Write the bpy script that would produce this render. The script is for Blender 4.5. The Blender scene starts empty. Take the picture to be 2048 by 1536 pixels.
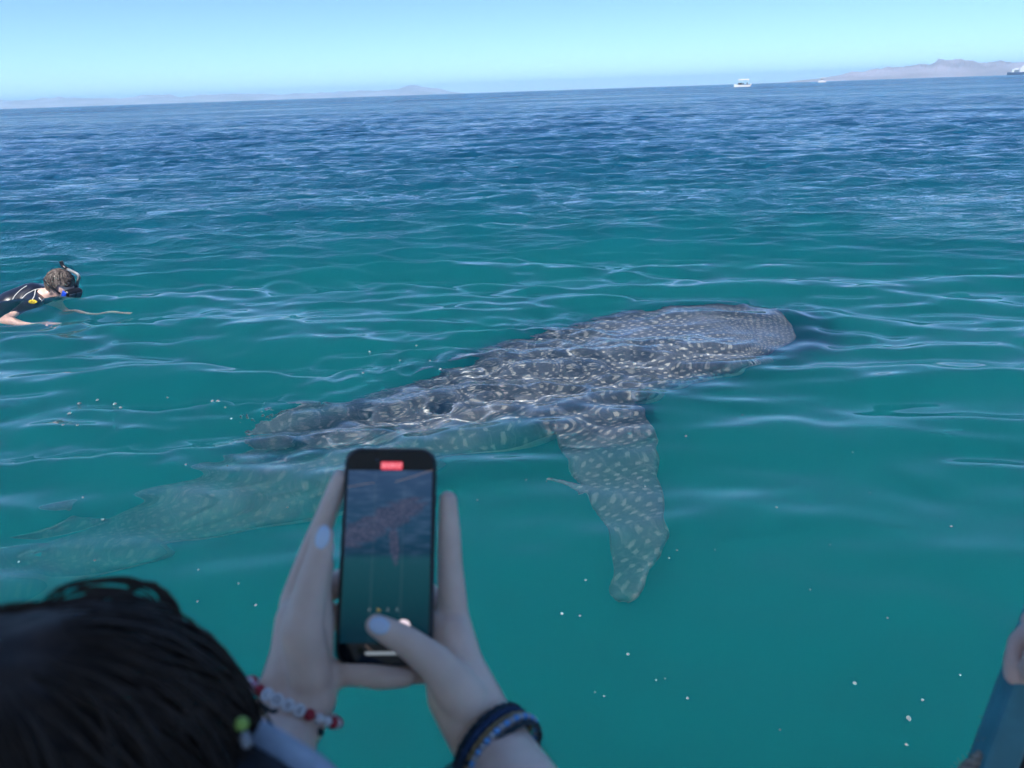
import bpy, bmesh, math, random
import numpy as np
from mathutils import Vector, Matrix, noise as mnoise
R = math.radians
sc = bpy.context.scene
C = sc.collection

# ------------------------------------------------------------------ camera
CAMH = 1.6
def cam_basis(pitch=20.8, roll=1.93):
    p = R(pitch)
    f = Vector((0, math.cos(p), -math.sin(p))); r = Vector((1, 0, 0)); u = r.cross(f)
    a = R(roll); r2 = r*math.cos(a) - u*math.sin(a)
    return r2, r2.cross(f), f
cr, cu, cf = cam_basis()
cd = bpy.data.cameras.new('camera'); cam = bpy.data.objects.new('camera', cd); C.objects.link(cam); sc.camera = cam
cd.sensor_width = 36; cd.lens = 27.04; cd.clip_start = 0.02; cd.clip_end = 200000
cam.matrix_world = Matrix(((cr.x, cu.x, -cf.x, 0), (cr.y, cu.y, -cf.y, 0), (cr.z, cu.z, -cf.z, CAMH), (0, 0, 0, 1)))
cd.dof.use_dof = True; cd.dof.focus_distance = 5.2; cd.dof.aperture_fstop = 7.4

# ------------------------------------------------------------------ light
SUN_EL, SUN_AZ = 60, 202
w = bpy.data.worlds.new('World'); sc.world = w; w.use_nodes = True
bg = w.node_tree.nodes['Background']
sky = w.node_tree.nodes.new('ShaderNodeTexSky'); sky.sky_type = 'NISHITA'; sky.sun_disc = False
sky.sun_elevation = R(SUN_EL); sky.sun_rotation = R(SUN_AZ); sky.altitude = 0
sky.air_density = 0.54; sky.dust_density = 0.02; sky.ozone_density = 9
w.node_tree.links.new(sky.outputs[0], bg.inputs[0]); bg.inputs[1].default_value = 0.15
sd = bpy.data.lights.new('sun', 'SUN'); so = bpy.data.objects.new('sun', sd); C.objects.link(so)
sd.energy = 5.0; sd.angle = R(0.5); sd.color = (1, .95, .88)
sdir = Vector((math.sin(R(SUN_AZ))*math.cos(R(SUN_EL)), math.cos(R(SUN_AZ))*math.cos(R(SUN_EL)), math.sin(R(SUN_EL))))
so.rotation_euler = sdir.to_track_quat('Z', 'Y').to_euler(); so.location = (-3, -4, 8)
sd.cycles.is_caustics_light = True
vs = sc.view_settings
vs.view_transform = 'Standard'; vs.look = 'None'; vs.exposure = 0.55; vs.gamma = 1; vs.use_curve_mapping = False
cy = sc.cycles
cy.use_denoising = True
cy.max_bounces = 20; cy.transmission_bounces = 12; cy.volume_bounces = 5; cy.diffuse_bounces = 3
cy.glossy_bounces = 4; cy.transparent_max_bounces = 16
cy.caustics_refractive = True; cy.caustics_reflective = True; cy.sample_clamp_indirect = 0

# ------------------------------------------------------------------ helpers
FPX = .7511*2048
def ray(x, y):
    return (cf + cr*((x-1024)/FPX) - cu*((y-768)/FPX)).normalized()
EYE = Vector((0, 0, CAMH))
def dist(x, y, D):                       # the place seen in direction (x, y) at distance D metres
    return EYE + ray(x, y)*D
def at(x, y, z):                         # the place seen in direction (x, y) at height z (through the water when below 0)
    d = ray(x, y)
    if z >= 0: return EYE + d*((z-CAMH)/d.z)
    p = EYE - d*(CAMH/d.z); n = 1/1.333; ci = -d.z
    t = d*n + Vector((0, 0, n*ci - math.sqrt(1-n*n*(1-ci*ci))))
    return p + t*(z/t.z)

def tag(o, label=None, cat=None, group=None, kind=None):
    if label: o['label'] = label
    if cat: o['category'] = cat
    if group: o['group'] = group
    if kind: o['kind'] = kind
    return o
def empty(name, loc, label, cat, group=None):
    o = bpy.data.objects.new(name, None); C.objects.link(o); o.location = loc; o.empty_display_size = .1
    return tag(o, label, cat, group)
def root_loc(p):
    v = Vector((0, 0, 0))
    while p is not None: v = v + Vector(p.location); p = p.parent
    return v
def link(name, me, mat, parent=None, origin=None, smooth=True):
    """mesh data in world coordinates -> object whose origin sits at 'origin' / at the parent's"""
    o = bpy.data.objects.new(name, me); C.objects.link(o)
    base = root_loc(parent) if parent is not None else Vector((0, 0, 0))
    org = Vector(origin) if origin is not None else base
    me.transform(Matrix.Translation(-org))
    if parent is not None: o.parent = parent
    o.location = org - base
    for m in (mat if isinstance(mat, (list, tuple)) else [mat]):
        if m is not None: me.materials.append(m)
    if smooth and len(me.polygons): me.polygons.foreach_set('use_smooth', np.ones(len(me.polygons), bool))
    return o
def bm_mesh(bm, name='m'):
    me = bpy.data.meshes.new(name); bm.to_mesh(me); bm.free(); return me
def raw_mesh(name, verts, faces):
    me = bpy.data.meshes.new(name); me.from_pydata([tuple(v) for v in verts], [], [tuple(f) for f in faces]); me.update(); return me

def basis_to(z, xhint=None):
    z = Vector(z).normalized()
    x = Vector(xhint) if xhint is not None else (Vector((1, 0, 0)) if abs(z.x) < .8 else Vector((0, 1, 0)))
    x = (x - z*x.dot(z)).normalized(); y = z.cross(x)
    return Matrix(((x.x, y.x, z.x), (x.y, y.y, z.y), (x.z, y.z, z.z)))
def add_box(bm, c, size, rot=None, bevel=0):
    M = Matrix.Translation(Vector(c)) @ (rot.to_4x4() if rot is not None else Matrix.Identity(4)) @ Matrix.Diagonal((*size, 1))
    r = bmesh.ops.create_cube(bm, size=1, matrix=M)
    if bevel:
        ed = list({e for v in r['verts'] for e in v.link_edges})
        bmesh.ops.bevel(bm, geom=ed, offset=bevel, segments=2, affect='EDGES', profile=.6)
def add_ball(bm, c, r, sx=(1, 1, 1), rot=None, seg=14):
    M = Matrix.Translation(Vector(c)) @ (rot.to_4x4() if rot is not None else Matrix.Identity(4)) @ Matrix.Diagonal((r*sx[0], r*sx[1], r*sx[2], 1))
    bmesh.ops.create_uvsphere(bm, u_segments=seg, v_segments=max(6, seg*2//3), radius=1, matrix=M)
def add_cone(bm, a, b, ra, rb, seg=14):
    a = Vector(a); b = Vector(b); d = b-a
    if d.length < 1e-6: return
    M = Matrix.Translation((a+b)/2) @ basis_to(d).to_4x4()
    bmesh.ops.create_cone(bm, cap_ends=True, segments=seg, radius1=ra, radius2=rb, depth=d.length, matrix=M)
def chain(bm, pts, seg=14):
    for i, (p, r) in enumerate(pts):
        add_ball(bm, p, r, seg=seg)
        if i: add_cone(bm, pts[i-1][0], p, pts[i-1][1], r, seg)
def tube(bm, pts, rad, seg=6, cap=True):
    rings = []; n = len(pts); pts = [Vector(p) for p in pts]; prev = None
    for i, p in enumerate(pts):
        d = (pts[min(i+1, n-1)] - pts[max(i-1, 0)])
        if d.length < 1e-9: d = Vector((0, 0, 1))
        B = basis_to(d, prev); prev = B.col[0].copy()
        r = rad[i] if hasattr(rad, '__len__') else rad
        rings.append([bm.verts.new(p + B @ Vector((math.cos(6.28318*k/seg)*r, math.sin(6.28318*k/seg)*r, 0))) for k in range(seg)])
    for a, b in zip(rings[:-1], rings[1:]):
        for k in range(seg): bm.faces.new((a[k], a[(k+1) % seg], b[(k+1) % seg], b[k]))
    if cap and seg > 2:
        bm.faces.new(rings[0][::-1]); bm.faces.new(rings[-1])
def fuse(bm, voxel, smooth=6, factor=.5):
    """weld overlapping volumes into one continuous skin"""
    me = bm_mesh(bm); o = bpy.data.objects.new('tmp', me); C.objects.link(o)
    m = o.modifiers.new('r', 'REMESH'); m.mode = 'VOXEL'; m.voxel_size = voxel
    if smooth:
        s = o.modifiers.new('s', 'SMOOTH'); s.factor = factor; s.iterations = smooth
    dg = bpy.context.evaluated_depsgraph_get()
    out = bpy.data.meshes.new_from_object(o.evaluated_get(dg))
    bpy.data.objects.remove(o); bpy.data.meshes.remove(me)
    return out

class NT:
    def __init__(s, name):
        s.m = bpy.data.materials.new(name); s.m.use_nodes = True; s.t = s.m.node_tree; s.p = s.t.nodes['Principled BSDF']
    def n(s, kind, **kw):
        nd = s.t.nodes.new('ShaderNode'+kind)
        for k, v in kw.items():
            if k in nd.inputs.keys(): nd.inputs[k].default_value = v
            else: setattr(nd, k, v)
        return nd
    def l(s, a, b): s.t.links.new(a, b)
    def math(s, op, a, b=None, c=None, clamp=False):
        nd = s.t.nodes.new('ShaderNodeMath'); nd.operation = op; nd.use_clamp = clamp
        for i, v in enumerate((a, b, c)):
            if v is None: continue
            if isinstance(v, (int, float)): nd.inputs[i].default_value = v
            else: s.l(v, nd.inputs[i])
        return nd.outputs[0]
    def mix(s, f, a, b):
        nd = s.t.nodes.new('ShaderNodeMix'); nd.data_type = 'RGBA'
        for i, v in ((0, f), (6, a), (7, b)):
            if isinstance(v, (int, float)): nd.inputs[i].default_value = v
            elif isinstance(v, tuple): nd.inputs[i].default_value = (*v, 1)
            else: s.l(v, nd.inputs[i])
        return nd.outputs[2]
    def ramp(s, f, lo, hi):
        nd = s.t.nodes.new('ShaderNodeMapRange'); nd.inputs[1].default_value = lo; nd.inputs[2].default_value = hi
        nd.interpolation_type = 'SMOOTHSTEP'; s.l(f, nd.inputs[0]); return nd.outputs[0]
def mat(name, col, rough=.6, metal=0, spec=.5, var=.15, scale=20, bump=0, **kw):
    """plain material with a little procedural unevenness"""
    t = NT(name); p = t.p
    tc = t.n('TexCoord'); no = t.n('TexNoise', Scale=scale, Detail=4.0); t.l(tc.outputs['Object'], no.inputs['Vector'])
    f = t.ramp(no.outputs[0], .3, .7)
    t.l(t.mix(f, tuple(c*(1-var) for c in col), tuple(min(1, c*(1+var)) for c in col)), p.inputs['Base Color'])
    p.inputs['Roughness'].default_value = rough; p.inputs['Metallic'].default_value = metal
    p.inputs['Specular IOR Level'].default_value = spec
    for k, v in kw.items(): p.inputs[k.replace('_', ' ')].default_value = v
    if bump:
        b = t.n('Bump', Strength=.5, Distance=bump); t.l(no.outputs[0], b.inputs['Height']); t.l(b.outputs[0], p.inputs['Normal'])
    return t.m

# ------------------------------------------------------------------ shark spine (needed by the water too)
SPX = [(2.05, 5.34), (1.56, 5.43), (1.0, 5.24), (.5, 4.94), (0, 4.61), (-.5, 4.30), (-1.0, 4.0), (-1.5, 3.72), (-2.0, 3.48), (-2.5, 3.30), (-3.0, 3.2), (-3.5, 3.2)]
SPZ = [-.24, -.29, -.35, -.41, -.48, -.56, -.66, -.80, -1.02, -1.32, -1.68, -2.0]
def smooth_curve(P, n=600):
    P = np.array(P, float); t = np.linspace(0, len(P)-1, n); out = []
    for tt in t:
        i = min(int(tt), len(P)-2); u = tt-i
        p0 = P[max(i-1, 0)]; p1 = P[i]; p2 = P[i+1]; p3 = P[min(i+2, len(P)-1)]
        out.append(.5*((2*p1)+(-p0+p2)*u+(2*p0-5*p1+4*p2-p3)*u*u+(-p0+3*p1-3*p2+p3)*u**3))
    return np.array(out)
SP = smooth_curve([(*a, b) for a, b in zip(SPX, SPZ)])
SPS = np.concatenate([[0], np.cumsum(np.linalg.norm(np.diff(SP, axis=0), axis=1))]); SLEN = SPS[-1]
SPT = np.gradient(SP, SPS, axis=0); SPT[:, 2] = 0; SPT /= np.linalg.norm(SPT, axis=1)[:, None]      # points tailwards
SPR = np.stack([SPT[:, 1], -SPT[:, 0], 0*SPT[:, 0]], -1)                                             # far side
if SPR[0, 1] < 0: SPR = -SPR
WS = [0, .04, .12, .25, .45, .8, 1.2, 1.7, 2.3, 2.9, 3.5, 4.1, 4.7, 5.2, 6.5]
WW = [.14, .30, .47, .60, .68, .73, .74, .71, .62, .54, .46, .38, .26, .12, .06]
def halfw(s): return np.interp(s, WS, WW)

# ------------------------------------------------------------------ water
def make_water():
    rng = np.random.default_rng(11)
    N = 190
    lam = np.exp(rng.uniform(math.log(.17), math.log(2.4), N))
    th = R(86) + rng.normal(0, R(21), N); ph = rng.uniform(0, 6.28, N); k = 2*math.pi/lam
    amp = 0.00215*lam*np.interp(lam, [.16, .25, .42, .9, 1.4, 2.6], [.5, 1.05, 1.5, 1.3, .8, .5])
    M = 70
    lam2 = np.exp(rng.uniform(math.log(.12), math.log(.38), M)); th2 = R(80) + rng.normal(0, R(50), M); ph2 = rng.uniform(0, 6.28, M)
    def height(x, y, sp):
        r = np.hypot(x, y)
        mod = 1 + .35*np.sin(x*.31+y*.17+1)*np.sin(y*.23-x*.12+.4) + .2*np.sin(x*.9-y*.7)
        mod = mod*np.interp(r, [1.2, 2.6, 4.5, 8, 14], [.40, .58, .98, 1.25, 1.45])
        mod = mod*(1-.4*np.exp(-((x-1.5)**2/.5+(y-5.0)**2/.5)))
        warp = .25*np.sin(x*.7+y*.4)+.18*np.sin(y*1.3-x*.5+2)
        z = np.zeros_like(x)
        for i in range(N):
            fade = np.clip((lam[i]/sp-2.5)/2.5, 0, 1)
            a = k[i]*(x*math.cos(th[i])+y*math.sin(th[i]))+ph[i]+warp*min(1.5, lam[i])*2
            z += amp[i]*fade*np.sin(a)
        z = z*mod
        near = r < 10
        xn, yn = x[near], y[near]
        dm = np.full(xn.shape, 1e9); sm = np.zeros(xn.shape); lt = np.zeros(xn.shape)
        for j in range(0, len(SP), 6):
            dx = xn-SP[j, 0]; dy = yn-SP[j, 1]; d = np.hypot(dx, dy); b = d < dm
            dm[b] = d[b]; sm[b] = SPS[j]; lt[b] = (dx*SPR[j, 0]+dy*SPR[j, 1])[b]
        hw = halfw(sm)
        over = np.exp(-np.clip((dm-hw*.75), 0, 9)**2/.16)*np.interp(sm, [0, .35, .9, 2.0, 3.2, 4.5], [.08, .12, .5, 1.15, 1.0, .6])
        over *= 1-.85*np.exp(-((xn-1.13)**2/.16+(yn-5.15)**2/.05))
        spn = sp[near]; zz = np.zeros(xn.shape)
        for i in range(M):
            fade = np.clip((lam2[i]/spn-3)/3, 0, 1)
            zz += .0044*lam2[i]*fade*np.sin(6.283/lam2[i]*(xn*math.cos(th2[i])+yn*math.sin(th2[i]))+ph2[i])
        zz *= over
        # bow ring running round the head and back along the flanks
        dh = np.hypot(xn-1.35, (yn-5.15))-.72
        ring = np.exp(-np.abs(dh-.05)/.38)*np.clip((xn-.2)/.8, 0, 1)*(dh > -.35)
        zz += .009*ring*np.cos(6.283*(dh-.02)/.34)
        zz += .006*np.exp(-((dh+.02)/.12)**2)*np.clip((xn-.4)/.8, 0, 1)
        # swimmer's disturbance
        dv = np.hypot(xn+4.25, (yn-6.5)); zz += .012*np.exp(-dv/1.0)*np.sin(6.283*dv/.30+np.sin(3*np.arctan2(yn-6.5, xn+4.25)))
        # shallow dome of water pushed up over the head
        zz += .022*np.exp(-((xn-1.45)**2/.35+(yn-5.2)**2/.3))
        z[near] += zz
        return z
    def grid(rs, an, spf):
        RR, A = np.meshgrid(rs, an, indexing='ij'); X = RR*np.sin(A); Y = RR*np.cos(A)
        SPC = np.broadcast_to(spf[:, None], RR.shape)
        return X, Y, RR, np.maximum(SPC, RR*R(97/640))
    rings = [.35]
    while rings[-1] < 160:
        r = rings[-1]
        d = .045 if r < 1.6 else (.026 if r < 3 else (.019 if r < 6.6 else max(.019, r*.0036)))
        rings.append(r+d)
    near_n = len(rings)
    rings += list(np.exp(np.linspace(math.log(170), math.log(30000), 40)))
    rs = np.array(rings)
    an = np.radians(np.concatenate([np.linspace(-180, -48, 16)[:-1], np.linspace(-48, 48, 610), np.linspace(48, 180, 16)[1:-1]]))
    sp = np.gradient(rs)
    X, Y, RR, SPC = grid(rs, an, sp)
    Z = height(X, Y, SPC)
    def build(name, X, Y, Z, bottom=None):
        nr, na = X.shape
        verts = np.stack([X, Y, Z], -1).reshape(-1, 3)
        i = np.arange(nr-1)[:, None]*na; j = np.arange(na)[None]; j2 = (j+1) % na
        q = np.stack([i+j, i+j2, i+na+j2, i+na+j], -1).reshape(-1, 4)
        jj = np.arange(na); jj2 = (jj+1) % na; nv = len(verts); o = (nr-1)*na
        ctop = nv; extra = [[0, 0, float(Z[0].mean())]]
        tris = [np.stack([jj2, jj, np.full(na, ctop)], -1)]
        if bottom is not None:
            b = verts[-na:].copy(); b[:, 2] = bottom
            base = nv+1; extra = np.concatenate([extra, b, [[0, 0, bottom]]])
            q = np.concatenate([q, np.stack([o+jj, o+jj2, base+jj2, base+jj], -1)])
            tris.append(np.stack([base+jj, base+jj2, np.full(na, base+na)], -1))
        verts = np.concatenate([verts, extra]); tris = np.concatenate(tris)
        loops = np.concatenate([q.ravel(), tris.ravel()]); tot = np.concatenate([np.full(len(q), 4), np.full(len(tris), 3)])
        me = bpy.data.meshes.new(name)
        me.vertices.add(len(verts)); me.vertices.foreach_set('co', verts.astype(np.float32).ravel())
        me.loops.add(len(loops)); me.loops.foreach_set('vertex_index', loops.astype(np.int32))
        me.polygons.add(len(tot)); me.polygons.foreach_set('loop_start', np.concatenate([[0], np.cumsum(tot)[:-1]]).astype(np.int32))
        me.polygons.foreach_set('use_smooth', np.ones(len(tot), bool))
        me.update(calc_edges=True)
        return me
    me = build('water', X, Y, Z)
    # surface: clear rippled interface; ripples too small for the mesh far out are relief in the shader
    t = NT('sea_surface'); p = t.p
    p.inputs['Base Color'].default_value = (1, 1, 1, 1); p.inputs['Transmission Weight'].default_value = 1
    p.inputs['Roughness'].default_value = 0; p.inputs['IOR'].default_value = 1.333
    a = me.attributes.new('fine', 'FLOAT', 'POINT')
    rr = np.concatenate([RR.ravel(), [0]]); a.data.foreach_set('value', np.interp(np.log(np.maximum(rr, .1)), np.log([7.5, 11, 18, 45, 300]), [0, .35, .7, 1.0, 1.3]).astype(np.float32))
    a = me.attributes.new('calm', 'FLOAT', 'POINT'); a.data.foreach_set('value', np.interp(np.log(np.maximum(rr, .1)), np.log([25, 60, 120, 300]), [0, .07, .13, .20]).astype(np.float32))
    rg = t.n('Attribute', attribute_name='calm'); tc0 = t.n('TexCoord'); mp0 = t.n('Mapping'); mp0.inputs['Scale'].default_value = (.35, 1.0, 1); mp0.inputs['Rotation'].default_value = (0, 0, R(5)); t.l(tc0.outputs['Object'], mp0.inputs[0])
    gst = t.n('TexNoise', Scale=.05, Detail=9.0, Roughness=.72); t.l(mp0.outputs[0], gst.inputs['Vector'])      # gusts ruffling the far water
    gust = t.n('MapRange'); t.l(gst.outputs[0], gust.inputs[0]); gust.inputs[1].default_value = .38; gust.inputs[2].default_value = .62; gust.inputs[3].default_value = .35; gust.inputs[4].default_value = 1.65; gust.clamp = False
    t.l(t.math('MULTIPLY', rg.outputs['Fac'], gust.outputs[0], clamp=True), p.inputs['Roughness'])
    XX = X.ravel(); YY = Y.ravel(); ov = np.zeros(XX.shape)
    for j in range(60, 470, 8): ov = np.maximum(ov, np.exp(-np.clip(np.hypot(XX-SP[j, 0], YY-SP[j, 1])-halfw(SPS[j])*.6, 0, 9)**2/.05)*np.interp(SPS[j], [.7, 1.4, 3.0, 4.2], [.05, 1, .6, .1]))
    ov *= 1-.9*np.exp(-((XX-1.13)**2/.16+(YY-5.02)**2/.05))
    a = me.attributes.new('chop', 'FLOAT', 'POINT'); a.data.foreach_set('value', np.concatenate([ov, [0]]).astype(np.float32))
    ch = t.n('Attribute', attribute_name='chop')
    at_ = t.n('Attribute', attribute_name='fine'); tc = t.n('TexCoord')
    mp = t.n('Mapping'); mp.inputs['Scale'].default_value = (.55, 1.0, 1); mp.inputs['Rotation'].default_value = (0, 0, R(6)); t.l(tc.outputs['Object'], mp.inputs[0])
    n1 = t.n('TexNoise', Scale=2.6, Detail=5.0, Roughness=.62); t.l(mp.outputs[0], n1.inputs['Vector'])
    n2 = t.n('TexNoise', Scale=.16, Detail=3.0); t.l(mp.outputs[0], n2.inputs['Vector'])
    h = t.math('ADD', t.math('MULTIPLY', n1.outputs[0], .30), t.math('MULTIPLY', n2.outputs[0], 1.8))
    n3 = t.n('TexNoise', Scale=11.0, Detail=3.0); t.l(mp.outputs[0], n3.inputs['Vector'])
    hh = t.math('ADD', t.math('MULTIPLY', h, t.math('MULTIPLY', at_.outputs['Fac'], 1.25)), t.math('MULTIPLY', t.math('MULTIPLY', n3.outputs[0], .015), ch.outputs['Fac']))
    b = t.n('Bump', Strength=1.0, Distance=1.0); t.l(hh, b.inputs['Height'])
    t.l(b.outputs[0], p.inputs['Normal'])
    # the sheet is cut in two along the swimming animal: only the piece above it has to focus the sun on its back
    XX = X.ravel(); YY = Y.ravel(); dmn = np.full(XX.shape, 9.)
    for j in range(12, 400, 6): dmn = np.minimum(dmn, np.hypot(XX+.2*abs(SP[j, 2])-SP[j, 0], YY+.50*abs(SP[j, 2])-SP[j, 1])-halfw(SPS[j])*np.interp(SPS[j], [2.0, 4.1], [1, .03]))
    for px_, py_, rr_ in ((.5, 4.05, .34),): dmn = np.minimum(dmn, np.hypot(XX+.10-px_, YY+.25-py_)-rr_)
    inside = np.concatenate([dmn < .0, [False]])
    me_b = me.copy(); me_b.name = 'water'
    for mm, keep_in in ((me, False), (me_b, True)):
        bm = bmesh.new(); bm.from_mesh(mm); bm.verts.ensure_lookup_table()
        bmesh.ops.delete(bm, geom=[f for f in bm.faces if inside[f.verts[0].index] != keep_in], context='FACES'); bm.to_mesh(mm); bm.free()
    wo = link('water', me, t.m, smooth=False); tag(wo, kind='structure')
    wb = link('water', me_b, t.m, smooth=False); tag(wb, kind='structure')
    wb.cycles.is_caustics_caster = True
    # the body of the water: closed volumes that follow the surface, coloured bluer outwards to stand in for reflected sky
    keep = rs < 8.6
    def ring_volume(name, X, Y, Z, inner, bottom=-12):
        nr, na = X.shape; top = np.stack([X, Y, Z], -1).reshape(-1, 3)
        ob_ = top[-na:].copy(); ob_[:, 2] = bottom; ib = top[:na].copy(); ib[:, 2] = bottom
        n0 = len(top); n1 = n0+na; jj = np.arange(na); j2 = (jj+1) % na; o = (nr-1)*na
        i = np.arange(nr-1)[:, None]*na; q = [np.stack([i+jj[None], i+j2[None], i+na+j2[None], i+na+jj[None]], -1).reshape(-1, 4), np.stack([o+jj, o+j2, n0+j2, n0+jj], -1)]
        if inner:
            q += [np.stack([jj, n1+jj, n1+j2, j2], -1), np.stack([n0+jj, n0+j2, n1+j2, n1+jj], -1)]; v = np.concatenate([top, ob_, ib]); f3 = []
        else:
            v = np.concatenate([top, ob_, [[0, 0, float(Z[0].mean())], [0, 0, bottom]]]); f3 = np.concatenate([np.stack([j2, jj, np.full(na, n1)], -1), np.stack([n0+jj, n0+j2, np.full(na, n1+1)], -1)])
        q = np.concatenate(q); me = bpy.data.meshes.new(name)
        loops = np.concatenate([q.ravel(), np.array(f3, int).ravel()]); tot = np.concatenate([np.full(len(q), 4), np.full(len(f3), 3)]).astype(np.int32)
        me.vertices.add(len(v)); me.vertices.foreach_set('co', v.astype(np.float32).ravel())
        me.loops.add(len(loops)); me.loops.foreach_set('vertex_index', loops.astype(np.int32))
        me.polygons.add(len(tot)); me.polygons.foreach_set('loop_start', np.concatenate([[0], np.cumsum(tot)[:-1]]).astype(np.int32)); me.update(calc_edges=True)
        return me
    sel = slice(None, None, 8); anc = an[sel]
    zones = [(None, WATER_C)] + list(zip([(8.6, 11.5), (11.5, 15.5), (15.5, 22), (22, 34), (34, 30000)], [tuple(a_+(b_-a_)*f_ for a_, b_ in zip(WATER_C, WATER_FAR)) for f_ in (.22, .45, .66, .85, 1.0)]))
    for zi, (rg_, colr) in enumerate(zones):
        if rg_ is None:
            Xv, Yv, Rv, Sv = grid(rs[keep], an, sp[keep]); mz = ring_volume('water_volume', Xv, Yv, Z[keep]+.003, False)
        else:
            r0, r1 = rg_; r0 = rs[keep][-1] if zi == 1 else r0
            rz = np.linspace(r0+.004, r1-.004, 9) if r1 < 100 else np.array([r0+.004, 60, 150, 400, 2000, 30000])
            Xv, Yv, Rv, Sv = grid(rz, anc, np.gradient(rz)); mz = ring_volume('water_volume', Xv, Yv, 0*Xv-np.interp(Rv, [8, 12, 30, 60, 400], [.04, .08, .15, .25, .5]), True)
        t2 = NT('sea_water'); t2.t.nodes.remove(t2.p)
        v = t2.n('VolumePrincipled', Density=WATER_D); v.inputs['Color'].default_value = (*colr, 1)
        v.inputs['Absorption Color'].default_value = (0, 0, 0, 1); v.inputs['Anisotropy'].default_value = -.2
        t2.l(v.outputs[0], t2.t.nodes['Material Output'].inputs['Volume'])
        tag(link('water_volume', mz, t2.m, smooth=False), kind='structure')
    bm = bmesh.new(); bmesh.ops.create_grid(bm, x_segments=40, y_segments=40, size=400)
    for vv in bm.verts: vv.co.z = -9+.4*mnoise.noise(vv.co*.03)
    tag(link('seabed', bm_mesh(bm), mat('sand', (.32, .29, .22), .9, scale=1)), kind='structure')
    return height
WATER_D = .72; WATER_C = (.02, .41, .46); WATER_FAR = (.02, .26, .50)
water_height = make_water()
def wz(x, y):
    a = np.array([[float(x)]]); return float(water_height(a, np.array([[float(y)]]), np.full((1, 1), .02))[0, 0])

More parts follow.
